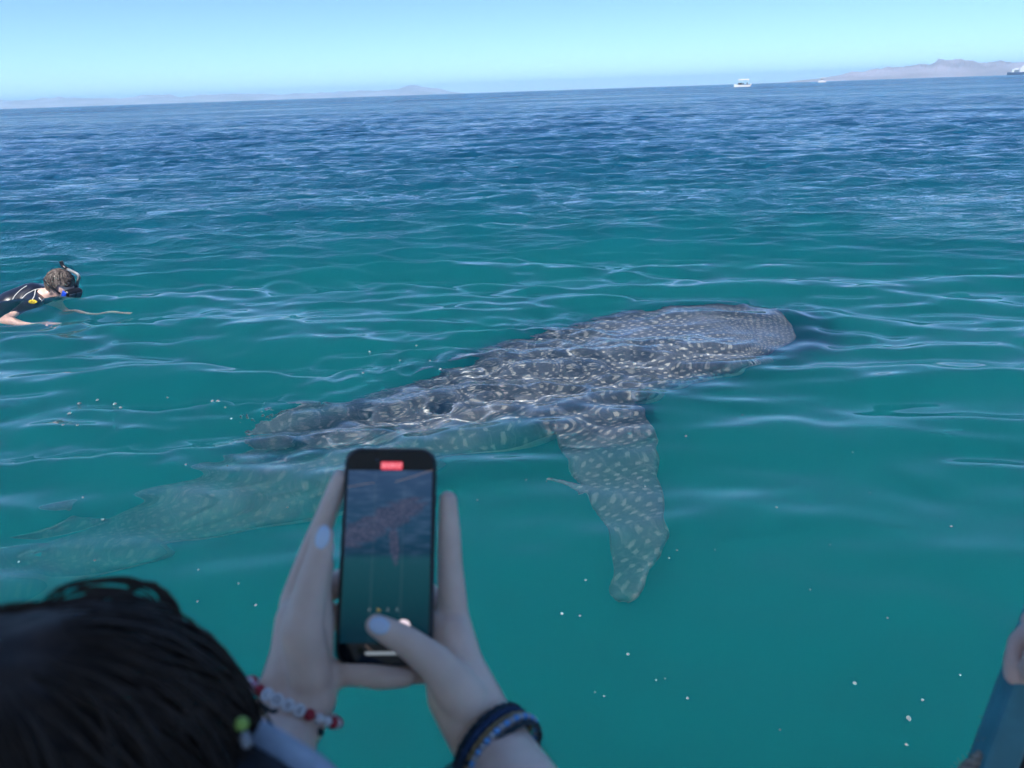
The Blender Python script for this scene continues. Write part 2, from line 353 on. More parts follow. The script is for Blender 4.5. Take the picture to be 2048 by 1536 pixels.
# ------------------------------------------------------------------ whale shark
def build_shark():
    origin = Vector((0, 4.3, -.4))
    bm = bmesh.new()
    # body rings
    ss = np.concatenate([[0, .012, .03, .06, .1, .15, .2, .27], np.linspace(.35, 5.6, 90)])
    K = 40; rings = []
    for s in ss:
        c = np.array([np.interp(s, SPS, SP[:, a]) for a in range(3)]); rt = np.array([np.interp(s, SPS, SPR[:, a]) for a in range(3)])
        hw = halfw(s)
        ht = np.interp(s, [0, .05, .15, .4, .8, 1.3, 2, 2.8, 3.6, 4.4, 5.0, 6], [.04, .075, .115, .17, .215, .25, .27, .26, .21, .15, .10, .06])
        hb = np.interp(s, [0, .05, .2, .6, 1.2, 2, 3, 4, 5, 6], [.05, .10, .18, .27, .34, .38, .33, .22, .11, .06])
        ring = []
        for k in range(K):
            a = 2*math.pi*k/K; ca, sa = math.cos(a), math.sin(a)
            e = .82 if s < 2 else 1.0
            y = hw*math.copysign(abs(ca)**e, ca)
            z = (ht if sa > 0 else hb)*math.copysign(abs(sa)**(.9 if s < 1.5 else 1), sa)
            p = c + rt*y + np.array([0, 0, z]); ring.append(bm.verts.new(p))
        rings.append(ring)
    for A, B in zip(rings[:-1], rings[1:]):
        for k in range(K): bm.faces.new((A[k], B[k], B[(k+1) % K], A[(k+1) % K]))
    bm.faces.new(rings[0]); bm.faces.new(rings[-1][::-1])
    # lower jaw lip and brow bulges around the eyes
    def sp_at(s, lat, up):
        c = Vector([np.interp(s, SPS, SP[:, a]) for a in range(3)]); rt = Vector([np.interp(s, SPS, SPR[:, a]) for a in range(3)])
        return c + rt*lat + Vector((0, 0, up))
    for sd_ in (-1, 1):
        add_ball(bm, sp_at(.42, sd_*.50, -.02), .10, (1.6, 1, .7))
    # fins: outline of (leading point, trailing point, half thickness) stations
    def fin(stations):
        prev = None
        for (L, T, th, up) in stations:
            L, T = Vector(L), Vector(T); up = Vector(up).normalized(); n = 9; top = []; bot = []
            for i in range(n+1):
                u = i/n; p = L.lerp(T, u); h = max(th, .016)*(math.sin(math.pi*min(1, (u+.02))**.6)*.8+.38)
                top.append(bm.verts.new(p+up*h)); bot.append(bm.verts.new(p-up*h))
            loop = top+bot[::-1]
            if prev:
                m = len(loop)
                for k in range(m): bm.faces.new((prev[k], prev[(k+1) % m], loop[(k+1) % m], loop[k]))
            else: bm.faces.new(loop)
            prev = loop
        bm.faces.new(prev[::-1])
    P = at; U = (0, .25, 1)
    fin([((.75, 4.30, -.46), (.22, 4.28, -.50), .075, U),
         (P(1318, 880, -.38), P(1130, 918, -.44), .065, U),
         (P(1308, 945, -.42), P(1165, 975, -.48), .055, U),
         (P(1328, 1000, -.46), P(1188, 1020, -.52), .048, U),
         (P(1338, 1065, -.50), P(1212, 1072, -.56), .038, U),
         (P(1322, 1105, -.53), P(1224, 1115, -.60), .030, U),
         (P(1298, 1140, -.56), P(1228, 1150, -.63), .022, U),
         (P(1290, 1170, -.58), P(1216, 1176, -.65), .018, U),
         (P(1272, 1187, -.60), P(1230, 1195, -.66), .013, U)])
    # free rear tip of the near pectoral fin
    fin([(P(1190, 985, -.47), P(1160, 1000, -.50), .02, U), (P(1140, 962, -.44), P(1128, 974, -.46), .016, U), (P(1092, 944, -.42), P(1088, 952, -.43), .008, U)])
    # far pectoral fin, mostly behind the body
    fin([((.80, 5.3, -.50), (.25, 5.0, -.52), .07, U), ((.55, 5.85, -.72), (.15, 5.65, -.76), .05, U), ((.15, 6.1, -.95), (-.08, 6.0, -.88), .025, U)])
    # first dorsal fin leaning away from the boat
    D = (-.15, .9, .4)
    fin([(P(800, 800, -.44), P(645, 880, -.56), .06, D),
         (P(700, 803, -.32), P(570, 866, -.40), .045, D),
         (P(600, 804, -.22), P(500, 856, -.27), .036, D),
         (P(510, 806, -.15), P(448, 850, -.18), .024, D)])
    fin([(P(600, 865, -.42), P(560, 890, -.46), .03, D), (P(480, 872, -.30), P(465, 886, -.32), .022, D)])
    # second dorsal, pelvic and tail fins
    fin([((-2.1, 3.50, -.90), (-2.4, 3.41, -.98), .03, (0, 1, 0)), ((-2.3, 3.48, -.74), (-2.5, 3.42, -.80), .012, (0, 1, 0))])
    for yy in (-1, 1):
        fin([(sp_at(3.0, yy*.3, -.25), sp_at(3.4, yy*.27, -.25), .035, U), (sp_at(3.35, yy*.62, -.40), sp_at(3.55, yy*.56, -.42), .012, U)])
    fin([(sp_at(4.95, 0, .05), sp_at(5.45, 0, .02), .03, (0, 1, 0)), (sp_at(5.65, .12, .48), sp_at(5.85, .12, .42), .015, (0, 1, 0)), (sp_at(6.0, .16, .66), sp_at(6.08, .16, .64), .008, (0, 1, 0))])
    fin([(sp_at(5.1, 0, -.05), sp_at(5.45, 0, -.02), .03, (0, 1, 0)), (sp_at(5.45, -.05, -.36), sp_at(5.58, -.05, -.34), .012, (0, 1, 0))])
    me = fuse(bm, .0125, 6)
    # rest coordinates for the skin pattern, plus ridges, mouth and gill creases as real relief
    nv = len(me.vertices); co = np.empty(nv*3, np.float32); me.vertices.foreach_get('co', co); co = co.reshape(-1, 3).astype(float)
    no = np.empty(nv*3, np.float32); me.vertices.foreach_get('normal', no); no = no.reshape(-1, 3).astype(float)
    dm = np.full(nv, 1e9); rest = np.zeros((nv, 3))
    for j in range(0, len(SP), 2):
        d = co-SP[j]; dd = d[:, 0]**2+d[:, 1]**2; b = dd < dm
        dm[b] = dd[b]; rest[b] = np.stack([np.full(nv, SPS[j]), d@SPR[j], d[:, 2]], -1)[b]
    s_, la, up = rest.T
    hw = halfw(s_); q = la/np.maximum(hw, .05)
    rd = np.zeros(nv)
    body = (np.abs(q) < 1.02) & (up > -.05)
    for c_, wdt, h_ in ((0, .09, .010), (.42, .06, .014), (-.42, .06, .014), (.72, .05, .013), (-.72, .05, .013)):
        rd += body*h_*np.exp(-((q-c_)/wdt)**2)*np.interp(s_, [.8, 1.3, 4.2, 4.8], [0, 1, 1, 0])
    for g in (1.0, 1.09, 1.18, 1.27, 1.36):
        rd -= .018*np.exp(-((s_-g-.12*up)/.016)**2)*(np.abs(q) > .8)*(np.abs(q) < 1.08)*(np.abs(up+.06) < .16)
    rd -= .03*np.exp(-((up+.035)/.016)**2)*(s_ < .16)                   # mouth slit across the front
    rd += .012*np.exp(-((up-.01)/.03)**2)*(s_ < .14)
    rd -= .010*np.exp(-((s_-.30)**2+(np.abs(la)-.2)**2)/.0012)          # nostril dimples
    co += no*rd[:, None]
    me.vertices.foreach_set('co', co.astype(np.float32).ravel())
    a = me.attributes.new('rest', 'FLOAT_VECTOR', 'POINT'); a.data.foreach_set('vector', rest.astype(np.float32).ravel())
    me.update()
    t = NT('spotted_skin'); p = t.p
    A = t.n('Attribute', attribute_name='rest'); V = A.outputs['Vector']; sx = t.n('SeparateXYZ'); t.l(V, sx.inputs[0])
    S, LA, UP = sx.outputs
    nz = t.n('TexNoise', Scale=3.0, Detail=4.0); t.l(V, nz.inputs['Vector'])
    fine = t.n('TexNoise', Scale=45.0, Detail=3.0); t.l(V, fine.inputs['Vector'])
    base = t.mix(t.ramp(nz.outputs[0], .3, .7), (.034, .050, .082), (.082, .102, .145))
    base = t.mix(t.math('MULTIPLY', t.ramp(fine.outputs[0], .45, .7), .35), base, (.19, .21, .23))
    def spots(scale, rad, rnd):
        fl = t.n('VectorMath'); fl.operation = 'MULTIPLY'; t.l(V, fl.inputs[0]); fl.inputs[1].default_value = (1, 1.25, 0)
        v = t.n('TexVoronoi', Scale=scale, Randomness=rnd, voronoi_dimensions='2D'); t.l(fl.outputs[0], v.inputs['Vector'])
        f = t.math('ADD', v.outputs['Distance'], t.math('MULTIPLY', fine.outputs[0], .04))
        r = t.n('MapRange'); r.interpolation_type = 'SMOOTHSTEP'; t.l(f, r.inputs[0]); r.inputs[1].default_value = rad+.10; r.inputs[2].default_value = rad-.08
        return r.outputs[0]
    big = spots(14.5, .22, .38); small = spots(25, .25, .5)
    hd = t.ramp(S, .95, .55)                                     # finer speckle towards the snout
    hd2 = t.n('MapRange'); t.l(S, hd2.inputs[0]); hd2.inputs[1].default_value = .75; hd2.inputs[2].default_value = .45
    sp_ = t.math('ADD', t.math('MULTIPLY', big, t.math('SUBTRACT', 1, hd2.outputs[0])), t.math('MULTIPLY', small, t.math('MULTIPLY', hd2.outputs[0], .55)), clamp=True)
    # pale vertical bars between the rows of spots
    ba = t.math('ABSOLUTE', t.math('SINE', t.math('ADD', t.math('MULTIPLY', S, 21), t.math('MULTIPLY', nz.outputs[0], 3.0))))
    bar = t.n('MapRange'); t.l(ba, bar.inputs[0]); bar.inputs[1].default_value = .16; bar.inputs[2].default_value = .0; bar.inputs[4].default_value = .30
    col = t.mix(t.math('MULTIPLY', bar.outputs[0], t.ramp(S, .6, 1.0)), base, (.30, .32, .33))
    col = t.mix(t.math('MULTIPLY', t.math('MULTIPLY', sp_, .70), t.math('SUBTRACT', 1, t.math('MAXIMUM', t.math('MULTIPLY', t.ramp(S, 2.2, 4.2), .6), t.math('MULTIPLY', t.ramp(t.math('ABSOLUTE', LA), .72, .85), .35)))), col, (.42, .44, .42))
    bl = t.n('MapRange'); t.l(t.math('ADD', UP, t.math('MULTIPLY', nz.outputs[0], .10)), bl.inputs[0]); bl.inputs[1].default_value = -.24; bl.inputs[2].default_value = -.40
    lim = t.math('MULTIPLY', bl.outputs[0], t.math('LESS_THAN', t.math('ABSOLUTE', LA), .62))
    ge = t.n('NewGeometry'); gz = t.n('SeparateXYZ'); t.l(ge.outputs['Normal'], gz.inputs[0])
    under = t.math('MULTIPLY', t.math('LESS_THAN', gz.outputs[2], -.1), .8)
    col = t.mix(t.math('MAXIMUM', t.math('MULTIPLY', lim, .75), under), col, (.60, .62, .58))
    t.l(col, p.inputs['Base Color']); p.inputs['Roughness'].default_value = .42; p.inputs['Specular IOR Level'].default_value = .4
    bp = t.n('Bump', Strength=.4, Distance=.004); t.l(fine.outputs[0], bp.inputs['Height']); t.l(bp.outputs[0], p.inputs['Normal'])
    root = empty('whale_shark', origin, 'big spotted whale shark gliding right, its broad head and back just breaking the surface', 'shark')
    bo = link('body', me, t.m, root); bo.cycles.is_caustics_receiver = True
    me_ = mat('eye_dark', (.01, .01, .012), .15); mr = mat('eye_ring', (.35, .36, .36), .5)
    for sgn in (-1, 1):
        bm = bmesh.new(); c = sp_at(.42, sgn*.645, .0); add_ball(bm, c, .022)
        e = link('eye', bm_mesh(bm), me_, root)
        bm = bmesh.new(); n_ = (c-sp_at(.42, 0, 0)).normalized(); B = basis_to(n_)
        tube(bm, [c+B @ Vector((.027*math.cos(q_), .027*math.sin(q_), .004)) for q_ in np.linspace(0, 6.283, 17)], .006, 6, False)
        link('eye_ring', bm_mesh(bm), mr, e)
    # fringe of fine teeth-like barbels at the near corner of the mouth
    bm = bmesh.new(); random.seed(4)
    for i in range(9):
        p0 = at(1500+i*5, 727-i*1.2, -.07); p0.z = -.07; tube(bm, [p0, p0+Vector((.005, -.02, -.012)), p0+Vector((.004, -.045, -.03))], [.004, .003, .001], 5)
    link('barbels', bm_mesh(bm), mr, root)
    return root
build_shark()

# ------------------------------------------------------------------ materials for people and things
def skin(name, col, sss=.12):
    t = NT(name); p = t.p; tc = t.n('TexCoord')
    a = t.n('TexNoise', Scale=22.0, Detail=3.0); b = t.n('TexNoise', Scale=260.0, Detail=2.0)
    for q in (a, b): t.l(tc.outputs['Object'], q.inputs['Vector'])
    c = t.mix(t.ramp(a.outputs[0], .3, .7), tuple(x*y for x, y in zip(col, (.90, .86, .84))), tuple(min(1, x*y) for x, y in zip(col, (1.05, 1.05, 1.04))))
    t.l(c, p.inputs['Base Color']); p.inputs['Roughness'].default_value = .42; p.inputs['Specular IOR Level'].default_value = .4
    p.inputs['Subsurface Weight'].default_value = sss; p.inputs['Subsurface Scale'].default_value = .006; p.inputs['Subsurface Radius'].default_value = (1, .35, .2)
    bp = t.n('Bump', Strength=.25, Distance=.0006); t.l(b.outputs[0], bp.inputs['Height']); t.l(bp.outputs[0], p.inputs['Normal'])
    return t.m
M_skin = skin('skin_fair', (.80, .60, .50)); M_skin2 = skin('skin_pink', (.66, .44, .38)); M_skin_d = skin('skin_diver', (.75, .50, .42), 0)
M_nail = mat('nail_polish', (.66, .74, .86), .18, var=.05)
M_hair = mat('black_hair', (.030, .021, .017), .6, spec=.3, var=.4, scale=60)
M_black = mat('black_plastic', (.012, .013, .015), .28, var=.1)
M_white = mat('white_gelcoat', (.78, .79, .78), .35, var=.04, scale=2)

def swap(P, D): return dist(P[0], P[1], D)

# ------------------------------------------------------------------ woman filming: body, hands, clothes
def woman():
    D0 = .60
    def W(x, y, d=0, r=10): return (dist(x, y, D0+d), r/1000)
    head_c = dist(105, 1668, .47)
    org = Vector((head_c.x, head_c.y-.02, .0))
    root = empty('person', org, 'black-haired woman seen from behind, holding up a phone in both hands with beaded bracelets', 'person')
    bm = bmesh.new()
    # --- left hand (left of the phone)
    chain(bm, [W(622, 1352, -.004, 15), W(604, 1262, -.014, 15.5), W(622, 1172, -.018, 11.5), W(640, 1110, -.017, 9.6), W(646, 1070, -.015, 8.2)])      # thumb
    chain(bm, [W(585, 1330, .028, 17), W(590, 1205, .030, 12), W(622, 1105, .026, 9.6), W(655, 1025, .020, 8.4), W(681, 955, .016, 7.0)])            # index
    chain(bm, [W(600, 1330, .040, 16), W(612, 1215, .048, 11.5), W(680, 1160, .056, 9.5), W(745, 1170, .040, 8.6), W(790, 1190, .034, 7.4)])             # middle, behind the phone
    chain(bm, [W(608, 1340, .046, 15), W(622, 1262, .056, 11), W(688, 1226, .060, 9), W(750, 1240, .042, 8.2), W(795, 1255, .036, 7.2)])              # ring, behind the phone
    chain(bm, [W(605, 1368, .034, 14), W(645, 1350, .022, 10.5), W(700, 1345, .008, 9.6), W(762, 1353, .004, 9.4), W(812, 1352, .008, 8.0)])           # little finger under the phone
    chain(bm, [W(562, 1450, .024, 20), W(578, 1380, .020, 22), W(592, 1310, .014, 19), W(590, 1240, .016, 15)])                                         # palm
    chain(bm, [W(596, 1450, .012, 19), W(618, 1395, .008, 20), W(628, 1350, .012, 18)])
    chain(bm, [W(600, 1400, .030, 20), W(604, 1300, .034, 17)])
    chain(bm, [W(632, 1320, .008, 13), W(638, 1250, .006, 11.5), W(636, 1185, .0, 9.5), W(648, 1130, -.004, 7.5)])
    elbowL = Vector((-.36, .20, 1.02))
    chain(bm, [(dist(578, 1440, D0+.012), .0225), (dist(560, 1500, D0-.012), .0235), (dist(530, 1580, D0-.06), .026), (elbowL, .036)])
    # --- right hand (right of the phone)
    chain(bm, [W(930, 1400, -.004, 18), W(872, 1328, -.022, 13.5), W(812, 1282, -.030, 10.6), W(775, 1262, -.030, 9.4), W(752, 1250, -.028, 8.0)])          # thumb over the screen
    chain(bm, [W(925, 1330, .014, 16), W(906, 1232, .020, 12.5), W(900, 1130, .016, 10.2), W(898, 1055, .012, 9.0), W(896, 1000, .010, 7.4)])            # index
    chain(bm, [W(915, 1330, .030, 15), W(896, 1250, .040, 12), W(850, 1180, .052, 9.6), W(790, 1150, .044, 8.6)])                                      # middle behind
    chain(bm, [W(915, 1350, .040, 15), W(885, 1290, .050, 11), W(835, 1240, .056, 9), W(780, 1215, .050, 8.2)])                                      # ring behind
    chain(bm, [W(920, 1380, .040, 14), W(870, 1340, .042, 10.5), W(825, 1345, .034, 8.6), W(790, 1350, .030, 7.8)])                                   # little finger
    chain(bm, [W(975, 1465, .012, 23), W(948, 1405, .010, 22), W(922, 1335, .012, 18), W(905, 1265, .014, 14.5)])                                     # palm
    chain(bm, [W(955, 1475, .010, 21), W(905, 1390, .004, 19), W(882, 1320, .014, 14), W(878, 1250, .016, 10.5)])
    chain(bm, [W(958, 1440, .028, 21), W(925, 1370, .030, 18), W(900, 1290, .030, 14)])
    elbowR = Vector((.13, .17, .98))
    chain(bm, [(dist(972, 1462, D0+.012), .0245), (dist(1012, 1530, D0-.006), .026), (dist(1052, 1610, D0-.05), .029), (elbowR, .038)])
    hands = fuse(bm, .0022, 7)
    # --- head, neck, arms, torso
    HB = Vector((0, 1, -.18)).normalized()         # she looks out over the water and slightly down
    bm = bmesh.new()
    sh = head_c + Vector((.02, -.03, -.27))         # base of the neck
    add_ball(bm, head_c, .092, (.86, 1.06, 1.16), seg=24)
    add_ball(bm, head_c+Vector((0, .035, -.055)), .062, (.92, 1, 1.05), seg=18)
    add_ball(bm, head_c+Vector((0, .098, -.020)), .014, (.8, 1.2, 1.7)); add_ball(bm, head_c+Vector((0, .090, -.062)), .017, (1.5, .6, .5)); add_ball(bm, head_c+Vector((0, .080, -.094)), .02)
    for sx in (-1, 1):
        add_ball(bm, head_c+Vector((sx*.082, -.005, -.022)), .022, (.35, .8, 1.3)); add_ball(bm, head_c+Vector((sx*.045, .062, -.04)), .026)
    chain(bm, [(head_c+Vector((0, -.02, -.08)), .052), (sh+Vector((0, 0, .05)), .053), (sh, .06)])
    shL = sh+Vector((-.17, .0, -.06)); shR = sh+Vector((.17, .0, -.06))
    for A in (shL, shR): chain(bm, [(sh+Vector((0, 0, -.01)), .062), (A, .058)])
    chain(bm, [(shL, .052), (elbowL, .038)]); chain(bm, [(shR, .052), (elbowR, .040)])
    chain(bm, [(sh+Vector((0, -.01, -.10)), .12), (sh+Vector((0, -.02, -.30)), .115), (sh+Vector((0, -.03, -.48)), .13)], seg=20)
    rest = fuse(bm, .006, 6)
    bm = bmesh.new(); bm.from_mesh(hands); bm.from_mesh(rest); bpy.data.meshes.remove(hands); bpy.data.meshes.remove(rest)
    body = link('body', bm_mesh(bm), M_skin, root)
    # eyes (looking at the screen)
    ew = mat('eye_white', (.7, .7, .68), .2)
    for sx in (-1, 1):
        bm = bmesh.new(); add_ball(bm, head_c+Vector((sx*.030, .082, -.004)), .012); link('eye', bm_mesh(bm), ew, root)
    # --- nails
    def nail(P, up, nrm, L=.0062, Wd=.0052, lab=None):
        up = Vector(up).normalized(); nrm = Vector(nrm); nrm = (nrm-up*nrm.dot(up)).normalized(); x = up.cross(nrm)
        B = Matrix(((x.x, up.x, nrm.x), (x.y, up.y, nrm.y), (x.z, up.z, nrm.z)))
        bm = bmesh.new(); add_ball(bm, P, 1, (Wd, L, .0022), rot=B, seg=16)
        link('fingernail', bm_mesh(bm), M_nail, root)
    toE = lambda p: (EYE-p).normalized()
    a, b = dist(641, 1092, D0-.0245), dist(649, 1058, D0-.0235)
    nail((a+b)/2, b-a, toE(a)+Vector((-.35, 0, 0)), .0088, .0052)
    a, b = dist(772, 1256, D0-.038), dist(746, 1246, D0-.0365)
    nail((a+b)/2, b-a, toE(a)+Vector((0, 0, .55)), .0076, .0062)
    a, b = dist(660, 1110, D0+.004), dist(664, 1085, D0+.004)
    nail((a+b)/2, b-a, toE(a)+Vector((-.5, 0, 0)), .0055, .0026)
    # --- hair: a cap of thick locks falling from the crown, plus loose strands
    rnd = random.Random(3)
    bm = bmesh.new(); add_ball(bm, head_c+Vector((0, -.014, .002)), .102, (.98, 1.04, 1.10), seg=40)
    add_ball(bm, head_c+Vector((.0, -.04, -.08)), .10, (.98, .72, 1.25), seg=28)
    chain(bm, [(head_c+Vector((.03, -.06, -.10)), .075), (head_c+Vector((.04, -.075, -.26)), .06), (head_c+Vector((.05, -.085, -.40)), .035)], seg=18)
    cap = fuse(bm, .005, 3)
    for v in cap.vertices:
        n_ = mnoise.noise(v.co*26)+.6*mnoise.noise(Vector((v.co.x*90, v.co.y*90, v.co.z*18)))
        v.co += v.normal*.0045*n_
    hair = link('hair', cap, M_hair, root)
    bm = bmesh.new(); crown = head_c+Vector((.005, -.03, .122))
    for i in range(1500):
        az = rnd.uniform(0, 2*math.pi)
        if abs((az-math.pi/2+math.pi) % (2*math.pi)-math.pi) < .55: continue         # keep the face free
        el0 = rnd.uniform(.15, 1.25); Ln = rnd.uniform(.5, 1.25); lift = rnd.choice([.000, .001, .002, .003, .005, .008])*rnd.random()
        pts = []; wob = rnd.uniform(0, 6.28); wa = rnd.uniform(.02, .10)
        for k in range(10):
            el = el0-Ln*k/9*1.3; aa = az+wa*math.sin(wob+k*.7)
            rr = .1035+lift*(math.sin(math.pi*k/9)+.3)
            if el > -.5:
                pts.append(head_c+Vector((0, -.014, .006))+Vector((rr*.96*math.cos(aa)*math.cos(el), rr*1.04*math.sin(aa)*math.cos(el), rr*1.12*math.sin(el))))
            else:
                pts.append(pts[-1]+Vector((rnd.uniform(-.004, .004), -.002, -.02)))
        tube(bm, pts, [.0003+.0006*math.sin(math.pi*(k+.4)/10.2) for k in range(10)], 4, False)
    # escaping curls along the top and the right side
    def strand(pp, r, D=.44):
        q = [dist(x, y, D+dd) for x, y, dd in pp]; pc = smooth_curve(q, 26)
        tube(bm, [Vector(v) for v in pc], [r*(.5+.6*math.sin(math.pi*(i+1)/28)) for i in range(26)], 5, False)
    for k in range(20):
        j = lambda s_: rnd.uniform(-s_, s_); up_ = rnd.uniform(-6, 46)
        strand([(60+j(50), 1240+j(14), 0), (130+j(40), 1182+up_*.8, 0), (215+j(40), 1160+up_, 0), (280+j(36), 1180+up_*1.2, 0), (325+j(36), 1245+j(26), 0), (360+j(40), 1330+j(26), 0)], rnd.uniform(.0004, .0010))
    for k in range(7):
        j = lambda s_: rnd.uniform(-s_, s_)
        strand([(240+j(16), 1195+j(14), 0), (290+j(14), 1168+j(9), 0), (330+j(10), 1186+j(8), 0), (352+j(8), 1225+j(8), 0), (364+j(8), 1280+j(10), 0), (392+j(14), 1345+j(10), 0)], rnd.uniform(.0005, .0012))
    for k in range(34):
        j = lambda s_: rnd.uniform(-s_, s_)
        strand([(330+j(20), 1265+j(16), 0), (388+j(18), 1295+j(14), 0), (428+j(16), 1340+j(16), 0), (456+j(16), 1400+j(14), 0), (472+j(14), 1460+j(12), 0), (482+j(14), 1560, 0)], rnd.uniform(.0004, .0009))
    for k in range(14):
        j = lambda s_: rnd.uniform(-s_, s_)
        strand([(-20, 1225+j(14), 0), (60+j(20), 1215+j(12), 0), (180+j(20), 1215+j(12), 0), (290+j(20), 1260+j(14), 0), (380+j(20), 1350+j(20), 0), (440+j(20), 1480+j(20), 0)], rnd.uniform(.0006, .0012))
    for k in range(90):                                                     # flyaways standing off the outline
        x0 = rnd.uniform(10, 470); y0 = 1668-math.sqrt(max(0, 455**2-(x0-105)**2))+30; dx = rnd.uniform(30, 110); hgt = rnd.uniform(8, 42)
        y1 = 1668-math.sqrt(max(900, 455**2-(x0+dx-105)**2))+26
        strand([(x0, y0, 0), (x0+dx*.35, y0*.7+y1*.3-hgt, 0), (x0+dx*.7, y0*.3+y1*.7-hgt*rnd.uniform(.5, 1.1), 0), (x0+dx, y1, 0)], rnd.uniform(.0003, .0007))
    locks = link('loose_strands', bm_mesh(bm), M_hair, root); locks['kind'] = 'stuff'
    # --- dark top with a pale blue band along the shoulder
    M_top = mat('navy_jersey', (.012, .017, .028), .85, var=.3, scale=90, bump=.001); M_band = mat('pale_blue_trim', (.30, .40, .58), .8, var=.1, scale=120, bump=.0008)
    bm = bmesh.new()
    S1 = [dist(x, y, d) for x, y, d in ((455, 1490, .40), (520, 1535, .40), (600, 1600, .40), (680, 1680, .40))]
    chain(bm, [(S1[0]+Vector((-.03, -.0, -.035)), .040), (S1[1]+Vector((-.012, 0, -.030)), .036), (S1[2]+Vector((-.012, 0, -.032)), .038), (S1[3]+Vector((-.02, 0, -.06)), .06)], 20)
    for A in (shL, shR): chain(bm, [(sh+Vector((0, 0, -.03)), .075), (A, .072), (A+(elbowL-shL if A is shL else elbowR-shR)*.28, .060)], 18)
    chain(bm, [(sh+Vector((0, -.01, -.10)), .135), (sh+Vector((0, -.02, -.30)), .13), (sh+Vector((0, -.03, -.56)), .15)], seg=24)
    chain(bm, [(sh+Vector((.06, .0, -.05)), .06), (S1[1]+Vector((-.012, 0, -.036)), .034)])
    top = link('shirt', fuse(bm, .005, 5), M_top, root)
    bm = bmesh.new(); q = smooth_curve([dist(x, y, d) for x, y, d in ((512, 1462, .40), (550, 1484, .392), (595, 1512, .388), (648, 1550, .385), (735, 1650, .385))], 24)
    B = basis_to(Vector(q[-1])-Vector(q[0]))
    pr = []
    for p in q:
        p = Vector(p); e = toE(p); u = Vector((.5, 0, .86)); pr.append([bm.verts.new(p+u*a_*.0078+e*b_*.0012) for a_, b_ in ((-1, -1), (-.9, .6), (0, 1), (.9, .6), (1, -1))])
    for A, Bv in zip(pr[:-1], pr[1:]):
        for k in range(5): bm.faces.new((A[k], A[(k+1) % 5], Bv[(k+1) % 5], Bv[k]))
    link('shoulder_band', bm_mesh(bm), M_band, top)
    # --- earring: yellow-green bead over a pale drop
    ear = [dist(484, 1448, .375), dist(492, 1480, .375)]
    bm = bmesh.new(); add_ball(bm, ear[0], .0029); er = link('earring', bm_mesh(bm), mat('lime_bead', (.26, .42, .08), .5), root)
    bm = bmesh.new(); add_ball(bm, ear[1], .0024, (1, 1, 1.8)); link('drop', bm_mesh(bm), mat('grey_drop', (.20, .22, .26), .4), er)
    # --- bracelets
    def ring_pts(c, ax, a_, b_, n, xh=None, ph=0):
        B = basis_to(ax, xh); return [c+B @ Vector((a_*math.cos(t_), b_*math.sin(t_), 0)) for t_ in np.linspace(ph, ph+2*math.pi, n+1)[:-1]], B
    M_bw = mat('white_bead', (.72, .73, .76), .3, var=.06); M_br = mat('red_bead', (.38, .012, .03), .3); M_bp = mat('pink_bead', (.62, .30, .42), .3)
    M_bk = mat('letter_ink', (.02, .03, .08), .5); M_cord = mat('dark_cord', (.022, .045, .060), .9, var=.5, scale=300); M_bb = mat('sky_blue_bead', (.16, .45, .90), .25); M_bt = mat('grey_blue_bead', (.42, .48, .55), .3)
    M_gold = mat('brass_thread', (.32, .24, .12), .4, .3)
    wl = (dist(586, 1404, D0+.008)); axl = (dist(604, 1330, D0+.010)-dist(570, 1470, D0-.004)).normalized()
    axl = (axl + Vector((.22, -.42, .0))).normalized()
    pts, B = ring_pts(wl, axl, .0350, .0315, 27)
    rt = link('bracelet', bm_mesh((lambda b_: (tube(b_, pts+[pts[0]], .0007, 5, False), b_)[1])(bmesh.new())), M_cord, root); rt['label'] = 'red and white beaded bracelet with letter beads'
    # order the beads by how they run across the side we see
    sc_ = sorted(range(27), key=lambda i: (pts[i]-wl).dot(toE(wl)), reverse=True); front = sorted(sc_[:13], key=lambda i: (pts[i]-wl).dot(cr))
    kinds = {}
    for i in range(27): kinds[i] = ['w', 'r', 'p'][i % 3]
    for i, kd in zip(front, ['p', 'w', 'p', 'r', 'L', 'L', 'L', 'L', 'r', 'w', 'w', 'r', 'w']): kinds[i] = kd
    letters = []
    for i, p in enumerate(pts):
        out = (p-wl).normalized(); tang = B.col[2].cross(out); kd = kinds[i]
        bm = bmesh.new()
        if kd == 'L':
            Mx = Matrix(((tang.x, B.col[2].x, out.x), (tang.y, B.col[2].y, out.y), (tang.z, B.col[2].z, out.z)))
            M4 = Matrix.Translation(p) @ Mx.to_4x4()
            bmesh.ops.create_cone(bm, cap_ends=True, segments=20, radius1=.0043, radius2=.0043, depth=.0038, matrix=M4)
            bmesh.ops.bevel(bm, geom=list(bm.edges), offset=.0005, segments=1, affect='EDGES')
            o = link('bead', bm_mesh(bm), M_bw, rt); letters.append((o, p+out*.00195, Mx))
        else:
            add_ball(bm, p, .0035 if kd != 'r' else .0040, (1, 1, 1), seg=12)
            link('bead', bm_mesh(bm), {'w': M_bw, 'r': M_br, 'p': M_bp}[kd], rt)
    letters.sort(key=lambda L: (L[1]-wl).dot(cr))
    for (o, p, Mx), ch in zip(letters, 'LOVE'):
        tc_ = bpy.data.curves.new('txt', 'FONT'); tc_.body = ch; tc_.size = .0062; tc_.align_x = 'CENTER'; tc_.align_y = 'CENTER'; tc_.extrude = .0001
        to = bpy.data.objects.new('t', tc_); C.objects.link(to); dg = bpy.context.evaluated_depsgraph_get(); dg.update()
        me = bpy.data.meshes.new_from_object(to.evaluated_get(dg)); bpy.data.objects.remove(to)
        me.transform(Matrix.Translation(p) @ Mx.to_4x4())
        bm = bmesh.new(); bm.from_mesh(o.data); b2 = bmesh.new(); b2.from_mesh(me); n0 = len(bm.faces)
        me.transform(Matrix.Translation(-root_loc(o)))
